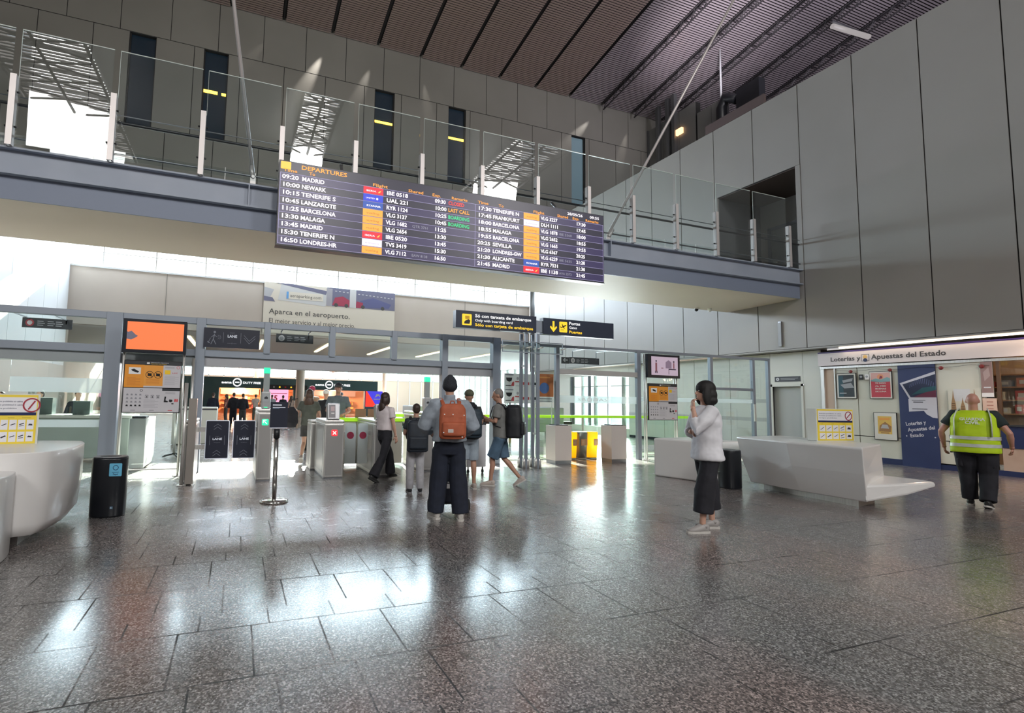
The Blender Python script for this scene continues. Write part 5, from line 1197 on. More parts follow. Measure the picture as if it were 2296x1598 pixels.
def person(label, x, y, rot, h, P=None, skin=SKIN, vox=.011, head=(0, 0, 0), hair=None, hairmat=None, top=None, bottom=None, shoes=None, bare_legs=None, girth=1.0, lean=0, hands=(.5, .5), cat='person', face=True, group=None, footyaw=(0.1, -.1), footpitch=(0, 0), palmn=None, extra=None, handdir=None, neckpos=None, hipy=0):
    J = dict(STAND); J.update(P or {})
    t = thing('person', label, cat, (x, y, 0), rot, group); t.scale = (h / 1.75,) * 3
    g = girth
    sh = lean            # forward shift of the shoulders
    HM = M.Translation((0, sh * 1.15, 1.52)) @ M.Rotation(head[0], 4, 'Z') @ M.Rotation(head[1], 4, 'X') @ M.Rotation(head[2], 4, 'Y') @ M.Translation((0, 0, -1.52))
    SL, SR = (-.175 * (g * .5 + .5), sh, 1.415), (.175 * (g * .5 + .5), sh, 1.415)
    # -- body, one skin
    bm = new()
    hb = new()
    ell(hb, (0, 0, 1.655), (.074, .094, .098)); ell(hb, (0, .035, 1.595), (.054, .062, .068)); ell(hb, (0, .06, 1.565), (.030, .034, .026))
    tube(hb, [(0, .088, 1.655), (0, .112, 1.622), (0, .104, 1.612)], [.010, .016, .012], 8); ell(hb, (0, .092, 1.575), (.024, .012, .010))
    for s in (-1, 1): ell(hb, (s * .076, .0, 1.628), (.010, .020, .031), rot=Quaternion((1, 0, 0), .2)); ell(hb, (s * .030, .083, 1.668), (.018, .012, .008))
    for v in hb.verts: v.co = HM @ v.co
    tmp = bpy.data.meshes.new('x'); hb.to_mesh(tmp); hb.free(); bm.from_mesh(tmp); bpy.data.meshes.remove(tmp)
    tube(bm, [(0, sh * .9 - .01, 1.40), (0, sh, 1.47), HM @ V((0, -.005, 1.60))], [.062, .054, .055], 12)
    loft(bm, [((0, hipy, .86), .13, .09), ((0, hipy, .98), .14, .10), ((0, sh * .4, 1.12), .12, .085), ((0, sh * .8, 1.30), .145, .095), ((0, sh, 1.42), .15, .07)], 18)
    for s, S, E, W in ((-1, SL, J['elL'], J['wrL']), (1, SR, J['elR'], J['wrR'])):
        S, E, W = V(S), V(E), V(W); a = g * .4 + .6
        ell(bm, S, .052 * a)
        tube(bm, [S, S.lerp(E, .4), E, E.lerp(W, .3), W], [.048 * a, .046 * a, .037 * a, .038 * a, .025], 12)
    for S, K, A in (((-.085, hipy, .90), J['kneeL'], J['ankL']), ((.085, hipy, .90), J['kneeR'], J['ankR'])):
        S, K, A = V(S), V(K), V(A); a = g * .35 + .65
        tube(bm, [S, S.lerp(K, .5), K, K.lerp(A, .3) + V((0, -.012, 0)), K.lerp(A, .75), A], [.075 * a, .066 * a, .050 * a, .053 * a, .036 * a, .034], 12)
    bm = fuse(bm, vox, 3)
    if vox < .02:
        for s, E, W, c, i in ((-1, J['elL'], J['wrL'], hands[0], 0), (1, J['elR'], J['wrR'], hands[1], 1)):
            d = (V(W) - V(E)).normalized()
            if handdir and handdir[i]: d = V(handdir[i])
            n = V((-s, 0, 0)) if not (palmn and palmn[i]) else V(palmn[i])
            if abs(d.normalized().dot(n.normalized())) > .92: n = V((0, 0, -1))
            hb = new(); hand(hb, W, d, n, -s * (1 if True else 1), c)
            tmp = bpy.data.meshes.new('x'); bmesh.ops.recalc_face_normals(hb, faces=hb.faces); hb.to_mesh(tmp); hb.free(); bm.from_mesh(tmp); bpy.data.meshes.remove(tmp)
    obj('body', bm, skin, t, recalc=False)
    if face:
        bm = new()
        for s in (-1, 1): ell(bm, HM @ V((s * .030, .088, 1.655)), (.010, .006, .006), 0); ell(bm, HM @ V((s * .030, .093, 1.655)), (.005, .003, .005), 1)
        obj('eyes', bm, [mat('eye_white', (.6, .58, .55), .4), BLACK], t)
    # -- clothes
    if top:
        z0 = top.get('hem', .90); f = top.get('fit', 1.0) * g; b = top.get('belly', 0); m = top['mat']; fl = top.get('flare', 1.0)
        bm = new()
        zs = [z0, z0 + .03, (z0 + 1.14) / 2, 1.14, 1.27, 1.36, 1.42, 1.46, 1.485]
        rx = [.165 * fl, .17 * fl, .162, .158, .172, .178, .162, .10, .062]; ry = [.125 * fl, .128 * fl, .125, .12, .122, .115, .092, .068, .058]
        rings = []
        for z, a, c in zip(zs, rx, ry):
            u = (z - .9) / .55; ff = f if z < 1.44 else (f + 1) / 2 if z < 1.47 else 1
            bb = b * max(0, 1 - abs(z - 1.08) / .25)
            rings.append(((0, hipy * max(0, 1 - u) + sh * max(0, min(1, u)) + bb * .5 - .008, z), a * ff, (c * ff + bb * .5)))
        loft(bm, rings, 24, pw=2.3)
        ln = top.get('sleeve', .35); sr = top.get('sleeve_r', .066) * (f * .5 + .5); arms = top.get('arms', True)
        for s, S, E, W in ((-1, SL, J['elL'], J['wrL']), (1, SR, J['elR'], J['wrR'])):
            if not arms: break
            S, E, W = V(S), V(E), V(W)
            inn = V((-s * .06, 0, -.01))
            if ln <= 1: pts = [S + inn, S, S.lerp(E, ln * .5), S.lerp(E, ln)]; rr = [sr * 1.05, sr, sr * .98, sr * 1.0]
            else:
                pts = [S + inn, S, S.lerp(E, .5), E, E.lerp(W, .5), E.lerp(W, ln - 1)]; pf = top.get('puff', 1.0)
                rr = [sr * 1.05, sr, sr * 1.02 * pf, sr * .95 * pf, sr * .88 * pf, sr * .62]
            tube(bm, pts, rr, 14)
        if top.get('collar'): tube(bm, [(0, sh - .005, 1.45), HM @ V((0, -.01, 1.545))], [.078, .072], 16)
        o = obj(top.get('name', 'shirt'), fuse(bm, max(vox, .012) if vox < .02 else vox, top.get('smooth', 4)), m, t, recalc=False)
        wrinkle(o, top.get('wr', .010), vox)
    if bottom:
        m = bottom['mat']; f = bottom.get('fit', 1.0) * (g * .8 + .2); ln = bottom.get('len', 2.0); wk = bottom.get('knee', .078); wa = bottom.get('ankle', .065); z1 = bottom.get('waist', 1.0)
        bm = new()
        loft(bm, [((0, hipy, .80), .15 * f, .105 * f), ((0, hipy, .88), .168 * f, .122 * f), ((0, hipy, z1 - .04), .158 * f, .118 * f), ((0, hipy, z1), .150 * f, .110 * f)], 22, pw=2.3)
        for S, K, A in (((-.088 * f, hipy, .86), J['kneeL'], J['ankL']), ((.088 * f, hipy, .86), J['kneeR'], J['ankR'])):
            S, K, A = V(S), V(K), V(A); A = A + V((0, 0, .0)) + (A - K).normalized() * .02
            if ln <= 1: pts = [S, S.lerp(K, ln * .5), S.lerp(K, ln)]; rr = [.095 * f, .092 * f, wk * f]
            else: pts = [S, S.lerp(K, .5), K, K.lerp(A, (ln - 1) * .5), K.lerp(A, (ln - 1) * .85), K.lerp(A, ln - 1)]; rr = [.095 * f, .09 * f, wk * f, (wk + wa) / 2 * f, wa * f, wa * f]
            tube(bm, pts, rr, 14)
        o = obj(bottom.get('name', 'trousers'), fuse(bm, max(vox, .012) if vox < .02 else vox, 4), m, t, recalc=False)
        wrinkle(o, .008, vox)
    if shoes:
        for i, (A, K) in enumerate(((J['ankL'], J['kneeL']), (J['ankR'], J['kneeR']))): shoe(t, A, footyaw[i], footpitch[i], shoes)
    if hair:
        bm = new(); hair(bm)
        for v in bm.verts: v.co = HM @ v.co
        nm = 'hair' if not getattr(hair, 'hat', False) else 'hat'
        o = obj(nm, fuse(bm, max(vox * .8, .009), 2), hairmat, t, recalc=False)
    if extra: extra(t, HM)
    return t
_wtex = {}
def wrinkle(o, amount, vox):
    if vox > .02: return
    tx = _wtex.get('c')
    if not tx: tx = bpy.data.textures.new('cloth_folds', 'CLOUDS'); tx.noise_scale = .16; tx.noise_depth = 2; _wtex['c'] = tx
    d = o.modifiers.new('folds', 'DISPLACE'); d.texture = tx; d.strength = amount * 2.2; d.mid_level = .5; d.texture_coords = 'LOCAL'
# hair shapes in head space
def h_bob(bm):
    ell(bm, (0, -.014, 1.680), (.100, .116, .104)); ell(bm, (0, -.045, 1.60), (.112, .090, .11)); ell(bm, (0, -.05, 1.535), (.122, .082, .065))
    for s in (-1, 1): ell(bm, (s * .086, .018, 1.59), (.030, .055, .11))
    tube(bm, [(.06, -.09, 1.52), (.09, -.13, 1.50), (.11, -.16, 1.505)], [.03, .018, .006], 8)
def h_short(bm): ell(bm, (0, -.018, 1.672), (.082, .095, .092)); ell(bm, (0, -.05, 1.63), (.076, .055, .07))
def h_long(bm):
    ell(bm, (0, -.012, 1.672), (.088, .102, .095)); ell(bm, (0, -.055, 1.58), (.098, .065, .12)); ell(bm, (0, -.08, 1.44), (.12, .055, .14)); ell(bm, (.01, -.09, 1.33), (.10, .04, .10))
    for s in (-1, 1): ell(bm, (s * .078, .0, 1.58), (.026, .05, .12))
def h_mid(bm):
    ell(bm, (0, -.012, 1.672), (.088, .102, .095)); ell(bm, (0, -.05, 1.58), (.092, .068, .11)); ell(bm, (-.02, -.085, 1.46), (.09, .055, .12))
    for s in (-1, 1): ell(bm, (s * .076, .0, 1.60), (.026, .05, .09))
def h_beanie(bm):
    ell(bm, (0, -.010, 1.675), (.092, .108, .112)); ell(bm, (0, -.012, 1.65), (.098, .112, .075)); ell(bm, (0, -.02, 1.76), (.045, .05, .04))
h_beanie.hat = True
def h_cap(bm):
    ell(bm, (0, -.008, 1.690), (.086, .104, .082)); loft(bm, [((0, .10, 1.675), .070, .075), ((0, .10, 1.69), .070, .075)], 16)
h_cap.hat = True
def cloth(name, c, s=.03, rough=.85): return noisy(name, tuple(v * (1 - s * 4) for v in c), tuple(v * (1 + s * 4) for v in c), 9, rough)
BLACKHAIR = noisy('black_hair', (.004, .0035, .0035), (.008, .007, .007), 60, .7, stretch=(1, 1, .1)); BROWNHAIR = noisy('brown_hair', (.045, .022, .014), (.10, .055, .035), 60, .5, stretch=(1, 1, .1)); GREYHAIR = noisy('grey_hair', (.16, .15, .14), (.22, .2, .19), 60, .6)
DKHAIR = noisy('dark_hair', (.02, .013, .01), (.05, .03, .022), 60, .5, stretch=(1, 1, .1))
SOLEW = mat('sole_white', (.55, .53, .50), .6); SOLEB = mat('sole_black', (.02, .02, .02), .6)
C_WHITE = cloth('white_cotton', (.70, .70, .74), .01); C_BLACK = cloth('black_cotton', (.014, .014, .020), .05); C_NAVY = cloth('navy_cotton', (.010, .014, .028), .05)
C_DENIM = cloth('pale_denim', (.30, .345, .40), .04); C_GREY = cloth('grey_cotton', (.18, .185, .18), .03); C_BLUE = cloth('blue_cotton', (.07, .125, .19), .04); C_LBLUE = cloth('grey_blue_cotton', (.30, .36, .42), .03)
C_LGREY = cloth('light_grey_jersey', (.42, .42, .45), .03); C_OLIVE = cloth('olive_cotton', (.09, .10, .085), .03); C_DGREY = cloth('dark_grey_cotton', (.055, .055, .055), .03)
C_HIVIS = noisy('hi_vis_yellow', (.50, .72, .01), (.58, .80, .02), 5, .6); C_REFL = noisy('reflective_band', (.58, .62, .60), (.70, .74, .72), 12, .35, .2)
C_RUST = noisy('rust_canvas', (.36, .085, .035), (.44, .11, .05), 10, .7)

def backpack(label, p, w_, h_, d_, zc, mats, strapm, pocket=True, tagm=None, roll=0, yoff=-.13, cat='backpack', sh=0, straps=True):
    """worn on the back of person p, given in the person's own frame"""
    k = thing('backpack', label, cat); k.location = p.location; k.rotation_euler = p.rotation_euler; k.scale = p.scale
    y0 = yoff - d_ / 2 - .02
    bm = new()
    loft(bm, [((0, y0, zc - h_ / 2), w_ * .42, d_ * .40), ((0, y0, zc - h_ / 2 + .03), w_ * .5, d_ * .5), ((0, y0, zc), w_ * .5, d_ * .52), ((0, y0 + .01, zc + h_ / 2 - .06), w_ * .48, d_ * .46), ((0, y0 + .02, zc + h_ / 2 - .01), w_ * .38, d_ * .36), ((0, y0 + .02, zc + h_ / 2), w_ * .25, d_ * .22)], 28, pw=3.4)
    o = obj('bag_body', fuse(bm, .010, 3), mats, k, recalc=False); wrinkle(o, .004, .01)
    if pocket:
        bm = new(); yb = y0 - d_ / 2
        loft(bm, [((0, yb, zc - h_ * .40), w_ * .38, .030), ((0, yb, zc - h_ * .36), w_ * .42, .042), ((0, yb, zc - h_ * .06), w_ * .42, .042), ((0, yb, zc - h_ * .02), w_ * .38, .028)], 20, pw=3.5)
        obj('front_pocket', fuse(bm, .008, 3), mats, k, recalc=False)
    if tagm:
        bm = new(); F = Face((-w_ * .22, y0 - d_ / 2 - .046, zc - h_ * .30), (1, 0, 0)); F.rect(bm, 0, 0, .065, .040, 0, -.02, .0); F.rect(bm, .01, .012, .055, .016, 1, 0, .001); F.rect(bm, .01, .022, .055, .026, 1, 0, .001)
        obj('label_patch', bm, [tagm, GREYP], k)
        for u, v in ((-.38, -.30), (.30, -.42), (.36, .18), (-.36, .2), (-.05, .2)):
            bm = new(); cyl(bm, (w_ * u, y0 - d_ / 2 - .03, zc + h_ * v), (w_ * u, y0 - d_ / 2 - .052, zc + h_ * v), .007, 10); obj('stud', bm, WHITE, k)
    bm = new(); tube(bm, [(-.03, y0 + d_ * .3, zc + h_ / 2 - .01), (-.02, y0 + d_ * .3, zc + h_ / 2 + .03), (.02, y0 + d_ * .3, zc + h_ / 2 + .03), (.03, y0 + d_ * .3, zc + h_ / 2 - .01)], .008, 8); obj('carry_loop', bm, strapm, k)
    if straps:
        for s in (-1, 1):
            bm = new(); tube(bm, [(s * w_ * .26, yoff - .02, zc + h_ / 2 - .08), (s * .105, sh - .10, 1.45), (s * .115, sh + .0, 1.495), (s * .12, sh + .10, 1.42), (s * .13, sh + .14, 1.28), (s * .17, sh + .08, 1.10), (s * .17, sh - .06, 1.05)], [(.026, .009)] * 7, 10)
            obj('shoulder_strap', bm, strapm, k)
    return k

# ---- woman in white
def w_extra(t, HM):
    bm = new(); tube(bm, [(-.06, .03, 1.50), (-.045, -.06, 1.495), (-.04, -.125, 1.42), (-.03, -.165, 1.32), (.0, -.185, 1.22)], [(.011, .006)] * 5, 8); obj('bag_strap', bm, BLACK, t)
person('dark-haired woman in a white top and cropped black trousers, hand raised to her mouth', 5.17, 4.60, R(66), 1.71,
       P=dict(kneeL=(-.11, .08, .49), ankL=(-.12, .12, .09), kneeR=(.12, -.08, .49), ankR=(.14, -.11, .09), elL=(-.20, .19, 1.19), wrL=(-.065, .175, 1.44), elR=(.20, .10, 1.14), wrR=(.03, .155, 1.16)),
       hair=h_bob, hairmat=BLACKHAIR, head=(.05, -.03, 0), hands=(1.1, .8), handdir=((.3, -.12, .85), (-.9, -.05, .1)), palmn=((.2, -1, 0), (0, -1, 0)),
       top=dict(mat=C_WHITE, hem=.83, fit=1.22, flare=1.12, sleeve=1.5, sleeve_r=.074, wr=.014, name='loose_top'),
       bottom=dict(mat=C_BLACK, fit=1.12, len=1.62, knee=.100, ankle=.098), shoes=[mat('shoe_silver', (.36, .34, .33), .5), SOLEW], extra=w_extra, footyaw=(.15, -.1))
# ---- guard in the yellow vest
def v_extra(t, HM):
    bm = new()
    for z, a in ((1.06, 1.0), (.945, 1.0)):
        loft(bm, [((0, -.005, z - .026), .286, .220), ((0, -.005, z + .026), .286, .220)], 32, cap=False, pw=2.3)
    obj('reflective_band', bm, C_REFL, t, recalc=False)
    for s in (-1, 1):
        bm = new(); tube(bm, [(s * .205, -.200, 1.09), (s * .205, -.200, 1.25), (s * .20, -.178, 1.37), (s * .18, -.12, 1.46), (s * .16, 0, 1.50), (s * .16, .1, 1.45)], [(.034, .008)] * 6, 8); obj('reflective_strap', bm, C_REFL, t)
    bm = new(); F = Face((0, -.222, 1.33), (1, 0, 0)); F.text(bm, 'GUARDIA', 0, 0, .042, 0, .06, align='CENTER', width=.28, w=.0); F.text(bm, 'CIVIL', 0, -.055, .042, 0, .06, align='CENTER', width=.16, w=.0)
    o = obj('back_lettering', bm, mat('vest_white', (.85, .9, .8), .5), t); 
    bm = new(); box(bm, -.30, -.27, .09, .18, .80, .82); o = obj('phone', bm, BLACK, t)
    bm = new(); tube(bm, [(-.22, .0, 1.0), (-.30, .06, .97), (-.29, .10, .86)], .004, 6); obj('cord', bm, BLACK, t)
    for s in (-1, 1):
        bm = new(); loft(bm, [((s * .165, 0, .60), .030, .075), ((s * .175, 0, .62), .040, .085), ((s * .175, 0, .72), .040, .085), ((s * .165, 0, .74), .03, .075)], 16, pw=3); obj('cargo_pocket', bm, C_BLACK, t)
person('man with a shaved head in a yellow reflective vest walking towards the kiosk', 10.55, 4.52, R(-72), 1.70,
       P=dict(kneeL=(-.11, .10, .50), ankL=(-.10, .10, .09), kneeR=(.12, .03, .49), ankR=(.11, -.14, .10), elL=(-.375, -.02, 1.14), wrL=(-.365, .10, .90), elR=(.375, -.05, 1.14), wrR=(.38, .10, .93)),
       skin=SKIN3, girth=1.36, hands=(.9, .9), top=dict(mat=cloth('dark_green_cotton', (.018, .028, .028), .05), hem=.90, fit=1.05, sleeve=.62, sleeve_r=.075),
       bottom=dict(mat=C_BLACK, fit=1.08, len=1.95, knee=.078, ankle=.070), shoes=[mat('shoe_black', (.02, .02, .02), .5), SOLEW], footpitch=(0, -.25), extra=None, head=(0, -.05, 0))
vest_man = bpy.data.objects['person.001']
bm = new()
loft(bm, [((0, -.005, .83), .278, .206), ((0, -.005, .86), .282, .210), ((0, -.005, 1.0), .276, .210), ((0, -.005, 1.14), .274, .210), ((0, -.005, 1.27), .276, .206), ((0, -.005, 1.37), .270, .190), ((0, -.002, 1.44), .235, .148), ((0, 0, 1.487), .14, .11)], 28, pw=2.5)
o = obj('vest', fuse(bm, .013, 3), C_HIVIS, vest_man, recalc=False); wrinkle(o, .007, .01)
v_extra(vest_man, None)
def fuzz(t):
    bm = new(); ell(bm, (0, -.016, 1.668), (.0765, .0935, .0945)); return bm
# ---- person in beanie with rust backpack
p = person('person in a dark beanie and pale denim jacket wearing a rust-red backpack', 2.47, 5.97, R(-13), 1.72,
       P=dict(kneeL=(-.115, .05, .49), ankL=(-.145, .06, .09), kneeR=(.125, .0, .49), ankR=(.15, -.05, .09), elL=(-.31, .06, 1.15), wrL=(-.20, .27, 1.06), elR=(.31, .06, 1.15), wrR=(.20, .27, 1.06)),
       hair=h_beanie, hairmat=noisy('charcoal_knit', (.014, .016, .022), (.03, .033, .042), 80, .9, bump=.5), top=dict(mat=C_DENIM, hem=.96, fit=1.26, flare=1.05, sleeve=1.9, sleeve_r=.086, puff=1.06, collar=True, wr=.016, name='denim_jacket'),
       bottom=dict(mat=C_NAVY, fit=1.17, len=1.97, knee=.098, ankle=.090), shoes=[mat('shoe_cream', (.55, .53, .50), .6), SOLEW], footyaw=(.3, -.1), face=False)
backpack('rust-red canvas backpack with white studs on the person in the beanie', p, .33, .43, .13, 1.22, C_RUST, C_RUST, tagm=mat('patch_pale', (.6, .55, .52), .6), yoff=-.165)
k = thing('suitcase', 'dark wheeled suitcase with a white tag in front of the person in the beanie', 'suitcase', (2.685, 6.50, 0), R(-13))
bm = new(); loft(bm, [((0, 0, .11), .20, .13), ((0, 0, .14), .215, .14), ((0, 0, .66), .215, .14), ((0, 0, .69), .20, .13)], 28, pw=5); obj('shell', bm, mat('case_navy', (.012, .016, .03), .5), k)
bm = new(); box(bm, -.04, .04, -.147, -.142, .30, .36); box(bm, -.04, .04, -.147, -.142, .375, .385); obj('white_tag', bm, WHITE, k)
bm = new(); box(bm, -.24, .24, -.1, -.06, .09, .12); obj('axle', bm, BLACK, k)
for s in (-1, 1):
    bm = new(); cyl(bm, (s * .235, -.08, .075), (s * .275, -.08, .075), .075, 20); obj('wheel', bm, RUBBER, k)
    bm = new(); cyl(bm, (s * .12, .1, .03), (s * .15, .1, .03), .03, 14); box(bm, s * .135 - .01, s * .135 + .01, .09, .11, .03, .12); obj('castor', bm, RUBBER, k)
    bm = new(); tube(bm, [(s * .10, .05, .66), (s * .10, .05, .98)], .009, 8); obj('handle_bar', bm, DSTEEL, k)
bm = new(); tube(bm, [(-.11, .05, .98), (.11, .05, .98)], .015, 8); obj('handle_grip', bm, BLACK, k)
# ---- child
p = person('child in pale grey trousers with a large dark backpack on', 2.66, 7.80, R(-10), 1.38,
       P=dict(elL=(-.22, .05, 1.15), wrL=(-.16, .22, 1.15), elR=(.22, .05, 1.15), wrR=(.16, .22, 1.12)), hair=h_short, hairmat=DKHAIR, face=False, vox=.013,
       top=dict(mat=cloth('dark_tee', (.03, .04, .05), .05), hem=.92, sleeve=.6), bottom=dict(mat=C_LGREY, fit=1.0, len=1.97, knee=.082, ankle=.075), shoes=[mat('shoe_dark', (.03, .03, .035), .6), mat('sole_grey', (.3, .3, .32), .6)])
backpack('large plain dark navy backpack on the child', p, .42, .62, .17, 1.13, cloth('navy_nylon', (.008, .014, .024), .05, .6), C_BLACK, yoff=-.13)
# ---- man in olive cap
def hood(t, HM):
    bm = new(); tube(bm, [(-.10, -.02, 1.46), (-.05, -.09, 1.50), (.05, -.09, 1.50), (.10, -.02, 1.46)], [.03, .045, .045, .03], 12); ell(bm, (0, -.09, 1.47), (.11, .06, .055)); o = obj('hood', fuse(bm, .012, 3), C_BLACK, t, recalc=False)
p = person('man in an olive cap and pale shorts carrying a navy backpack', 3.62, 7.90, R(-8), 1.62,
       P=dict(elR=(.24, .02, 1.16), wrR=(.20, .24, 1.16), elL=(-.25, 0, 1.14), wrL=(-.26, .1, .93), kneeL=(-.09, .05, .5), ankL=(-.09, .06, .09)), skin=SKIN2, hair=h_cap, hairmat=cloth('olive_cap', (.085, .085, .055), .03), face=False, vox=.013,
       top=dict(mat=cloth('charcoal_tee', (.035, .04, .04), .05), hem=.88, fit=1.1, sleeve=.7), bottom=dict(mat=C_LBLUE, name='shorts', fit=1.05, len=.95, knee=.092), shoes=[mat('shoe_beige', (.48, .42, .38), .6), SOLEW], extra=hood)
backpack('navy backpack with a pale logo on the man in the olive cap', p, .33, .50, .17, 1.17, cloth('blue_nylon', (.015, .03, .045), .05, .6), C_BLACK, yoff=-.13)
k = thing('jacket', 'muted red jacket hanging from the hand of the man in the olive cap', 'jacket', (3.36, 7.80, .50), R(-8)); bm = new(); loft(bm, [((0, 0, 0), .05, .03), ((0, .01, .2), .085, .045), ((0, .0, .38), .05, .035)], 14); o = obj('cloth', fuse(bm, .012, 3), cloth('red_cloth', (.28, .06, .07), .04), k, recalc=False); wrinkle(o, .01, .01)
# ---- man in grey tee with black pack
p = person('shaven-headed man in grey T-shirt and blue shorts looking down, black backpack on', 4.30, 8.05, R(52), 1.66,
       P=dict(kneeL=(-.11, .13, .50), ankL=(-.10, .16, .09), kneeR=(.10, -.04, .49), ankR=(.10, -.34, .15), elL=(-.23, .06, 1.15), wrL=(-.10, .27, 1.22), elR=(.23, .03, 1.15), wrR=(.12, .24, 1.16)),
       skin=SKIN2, head=(.25, -.22, 0), hair=h_short, hairmat=GREYHAIR, vox=.012, top=dict(mat=C_GREY, hem=.86, fit=1.14, sleeve=.72, sleeve_r=.075), lean=.03,
       bottom=dict(mat=C_BLUE, name='shorts', fit=1.12, len=.98, knee=.105), shoes=[mat('shoe_beige', (.48, .42, .38), .6), SOLEW], footpitch=(0, -.55))
backpack('bulky black backpack on the man in the grey T-shirt', p, .42, .60, .30, 1.17, cloth('black_nylon', (.010, .012, .016), .05, .55), C_BLACK, yoff=-.085, sh=.03)
# ---- woman in white tee
p = person('long-haired woman in a white T-shirt and flared black trousers walking through the gate', 2.50, 9.05, R(-62), 1.56,
       P=dict(kneeL=(-.08, .22, .53), ankL=(-.08, .26, .13), kneeR=(.09, -.12, .50), ankR=(.09, -.36, .14), elL=(-.23, .05, 1.14), wrL=(-.18, .26, 1.24), elR=(.24, .0, 1.14), wrR=(.25, .06, .90)),
       hair=h_mid, hairmat=DKHAIR, head=(0, .02, 0), vox=.012, top=dict(mat=cloth('pinkish_white_tee', (.66, .60, .62), .01), hem=1.0, fit=1.06, sleeve=.6), bottom=dict(mat=C_BLACK, fit=1.0, len=1.98, knee=.075, ankle=.105, waist=1.04), shoes=[mat('shoe_black', (.02, .02, .02), .5), SOLEB], footpitch=(0, -.5))
# ---- girl in shorts beyond the gate
p = person('long brown-haired woman in dark shorts striding away beyond the gates', 1.50, 11.75, R(-12), 1.63,
       P=dict(kneeL=(-.09, -.02, .50), ankL=(-.12, -.25, .20), kneeR=(.08, .10, .50), ankR=(.08, .14, .09), elL=(-.27, .02, 1.16), wrL=(-.30, .16, 1.0), elR=(.25, .03, 1.14), wrR=(.24, .2, 1.05)), hair=h_long, hairmat=BROWNHAIR, face=False, vox=.013,
       top=dict(mat=C_OLIVE, hem=.90, fit=1.08, sleeve=.6), bottom=dict(mat=C_DGREY, name='shorts', fit=1.02, len=.62, knee=.095), shoes=[mat('shoe_taupe', (.25, .20, .18), .6), SOLEW], footpitch=(-.5, 0))
k = thing('shoulder_bag', 'black jacket-like bag hanging at the left side of the woman in shorts', 'bag', (1.12, 11.70, .80), R(-12)); bm = new(); loft(bm, [((0, 0, 0), .10, .06), ((0, 0, .1), .15, .09), ((0, 0, .32), .14, .08), ((0, 0, .44), .06, .04)], 18); o = obj('pouch', fuse(bm, .012, 3), C_BLACK, k, recalc=False); wrinkle(o, .012, .01)
bm = new(); tube(bm, [(-.05, 0, .42), (.0, .02, .60), (.12, .02, .62)], .010, 8); obj('strap', bm, C_BLACK, k)
# ---- staff member behind the desk
person('man in a grey cap and grey-blue shirt facing the gates from behind the green-edged desk', 2.12, 11.66, R(176), 1.78,
       P=dict(elL=(-.24, .06, 1.14), wrL=(-.10, .30, 1.08), elR=(.24, .06, 1.14), wrR=(.14, .30, 1.10)), skin=SKIN3, hair=h_cap, hairmat=cloth('grey_cap', (.10, .10, .115), .03), vox=.012, top=dict(mat=cloth('steel_blue_shirt', (.13, .16, .18), .03), hem=.88, sleeve=.7, fit=1.08), bottom=dict(mat=C_BLACK, fit=1.0, len=1.95), shoes=[mat('shoe_black', (.02, .02, .02), .5), SOLEB])
# ---- people further into the airside hall
def far(label, x, y, rot, h, tc, bc, hc=DKHAIR, hs=h_short, P=None, shorts=False, grp=None, sl=.6):
    return person(label, x, y, rot, h, P=P, hair=hs, hairmat=hc, vox=.024, face=False, top=dict(mat=tc, hem=.88, sleeve=sl, fit=1.1), bottom=dict(mat=bc, len=.95 if shorts else 1.95, knee=.09, ankle=.075), shoes=[mat('shoe_black', (.02, .02, .02), .5), SOLEB])
far('person in a pinkish-red cap beyond the gates, beside the white-capped one', 1.95, 14.8, R(20), 1.76, cloth('tan_tee', (.40, .26, .18), .03), C_BLACK, cloth('red_cap', (.32, .03, .08), .03), h_cap)
far('person in a white cap and black top beyond the gates', 2.25, 14.2, R(-20), 1.66, C_BLACK, C_BLACK, cloth('white_cap', (.75, .73, .72), .01), h_cap)
far('person in a dark jacket and black cap facing the gates beside the beige column', 3.75, 20.0, R(170), 1.66, cloth('white_shirt', (.60, .56, .55), .01), C_BLACK, DKHAIR, h_cap)
far('standing man in a navy jacket, leftmost in front of the duty-free shop', -1.05, 26.6, R(-10), 1.60, C_NAVY, C_NAVY, sl=1.8, shorts=True)
far('tall figure in a black coat in front of the orange-lit shop, arms crossed', -.15, 27.5, R(10), 1.62, C_BLACK, C_BLACK, sl=1.8)
far('figure in black with dark hair just right of the one in the black coat', .28, 27.2, R(-15), 1.58, C_BLACK, C_DGREY, sl=1.8)
far('woman in a brown-red top walking left of the black-coated figure', -.55, 31, R(80), 1.55, cloth('brown_red_top', (.20, .07, .06), .03), C_DGREY, BROWNHAIR, h_mid)
far('person in a pale top queuing at the shop, right of the black figures', 1.05, 33, R(-5), 1.58, cloth('pale_top', (.50, .45, .42), .03), C_OLIVE)
far('person in an olive top with dark hair waiting in the shop queue', 1.45, 31, R(15), 1.55, C_OLIVE, C_DGREY, DKHAIR, h_mid)
far('person in a steel-blue top in the middle of the shop queue', 2.05, 34, R(-12), 1.58, C_LBLUE, C_NAVY)
far('person in navy at the right of the shop queue', 2.55, 32, R(12), 1.55, C_NAVY, C_BLACK)
far('person in a beige top closest to the green gate beacon in the shop queue', 2.75, 29, R(-40), 1.52, cloth('beige_top', (.42, .33, .28), .03), C_DGREY, BROWNHAIR, h_mid)
far('attendant in dark green at the far left edge behind the glass', -5.25, 15.2, R(160), 1.45, cloth('green_uniform', (.02, .06, .05), .03), cloth('mauve_cloth', (.40, .30, .33), .02), sl=1.8)
far('attendant in a black jacket behind the left notice, arms raised', -4.30, 14.6, R(150), 1.50, C_BLACK, C_DGREY, P=dict(elR=(.35, .05, 1.25), wrR=(.45, .1, 1.0)), sl=1.8)
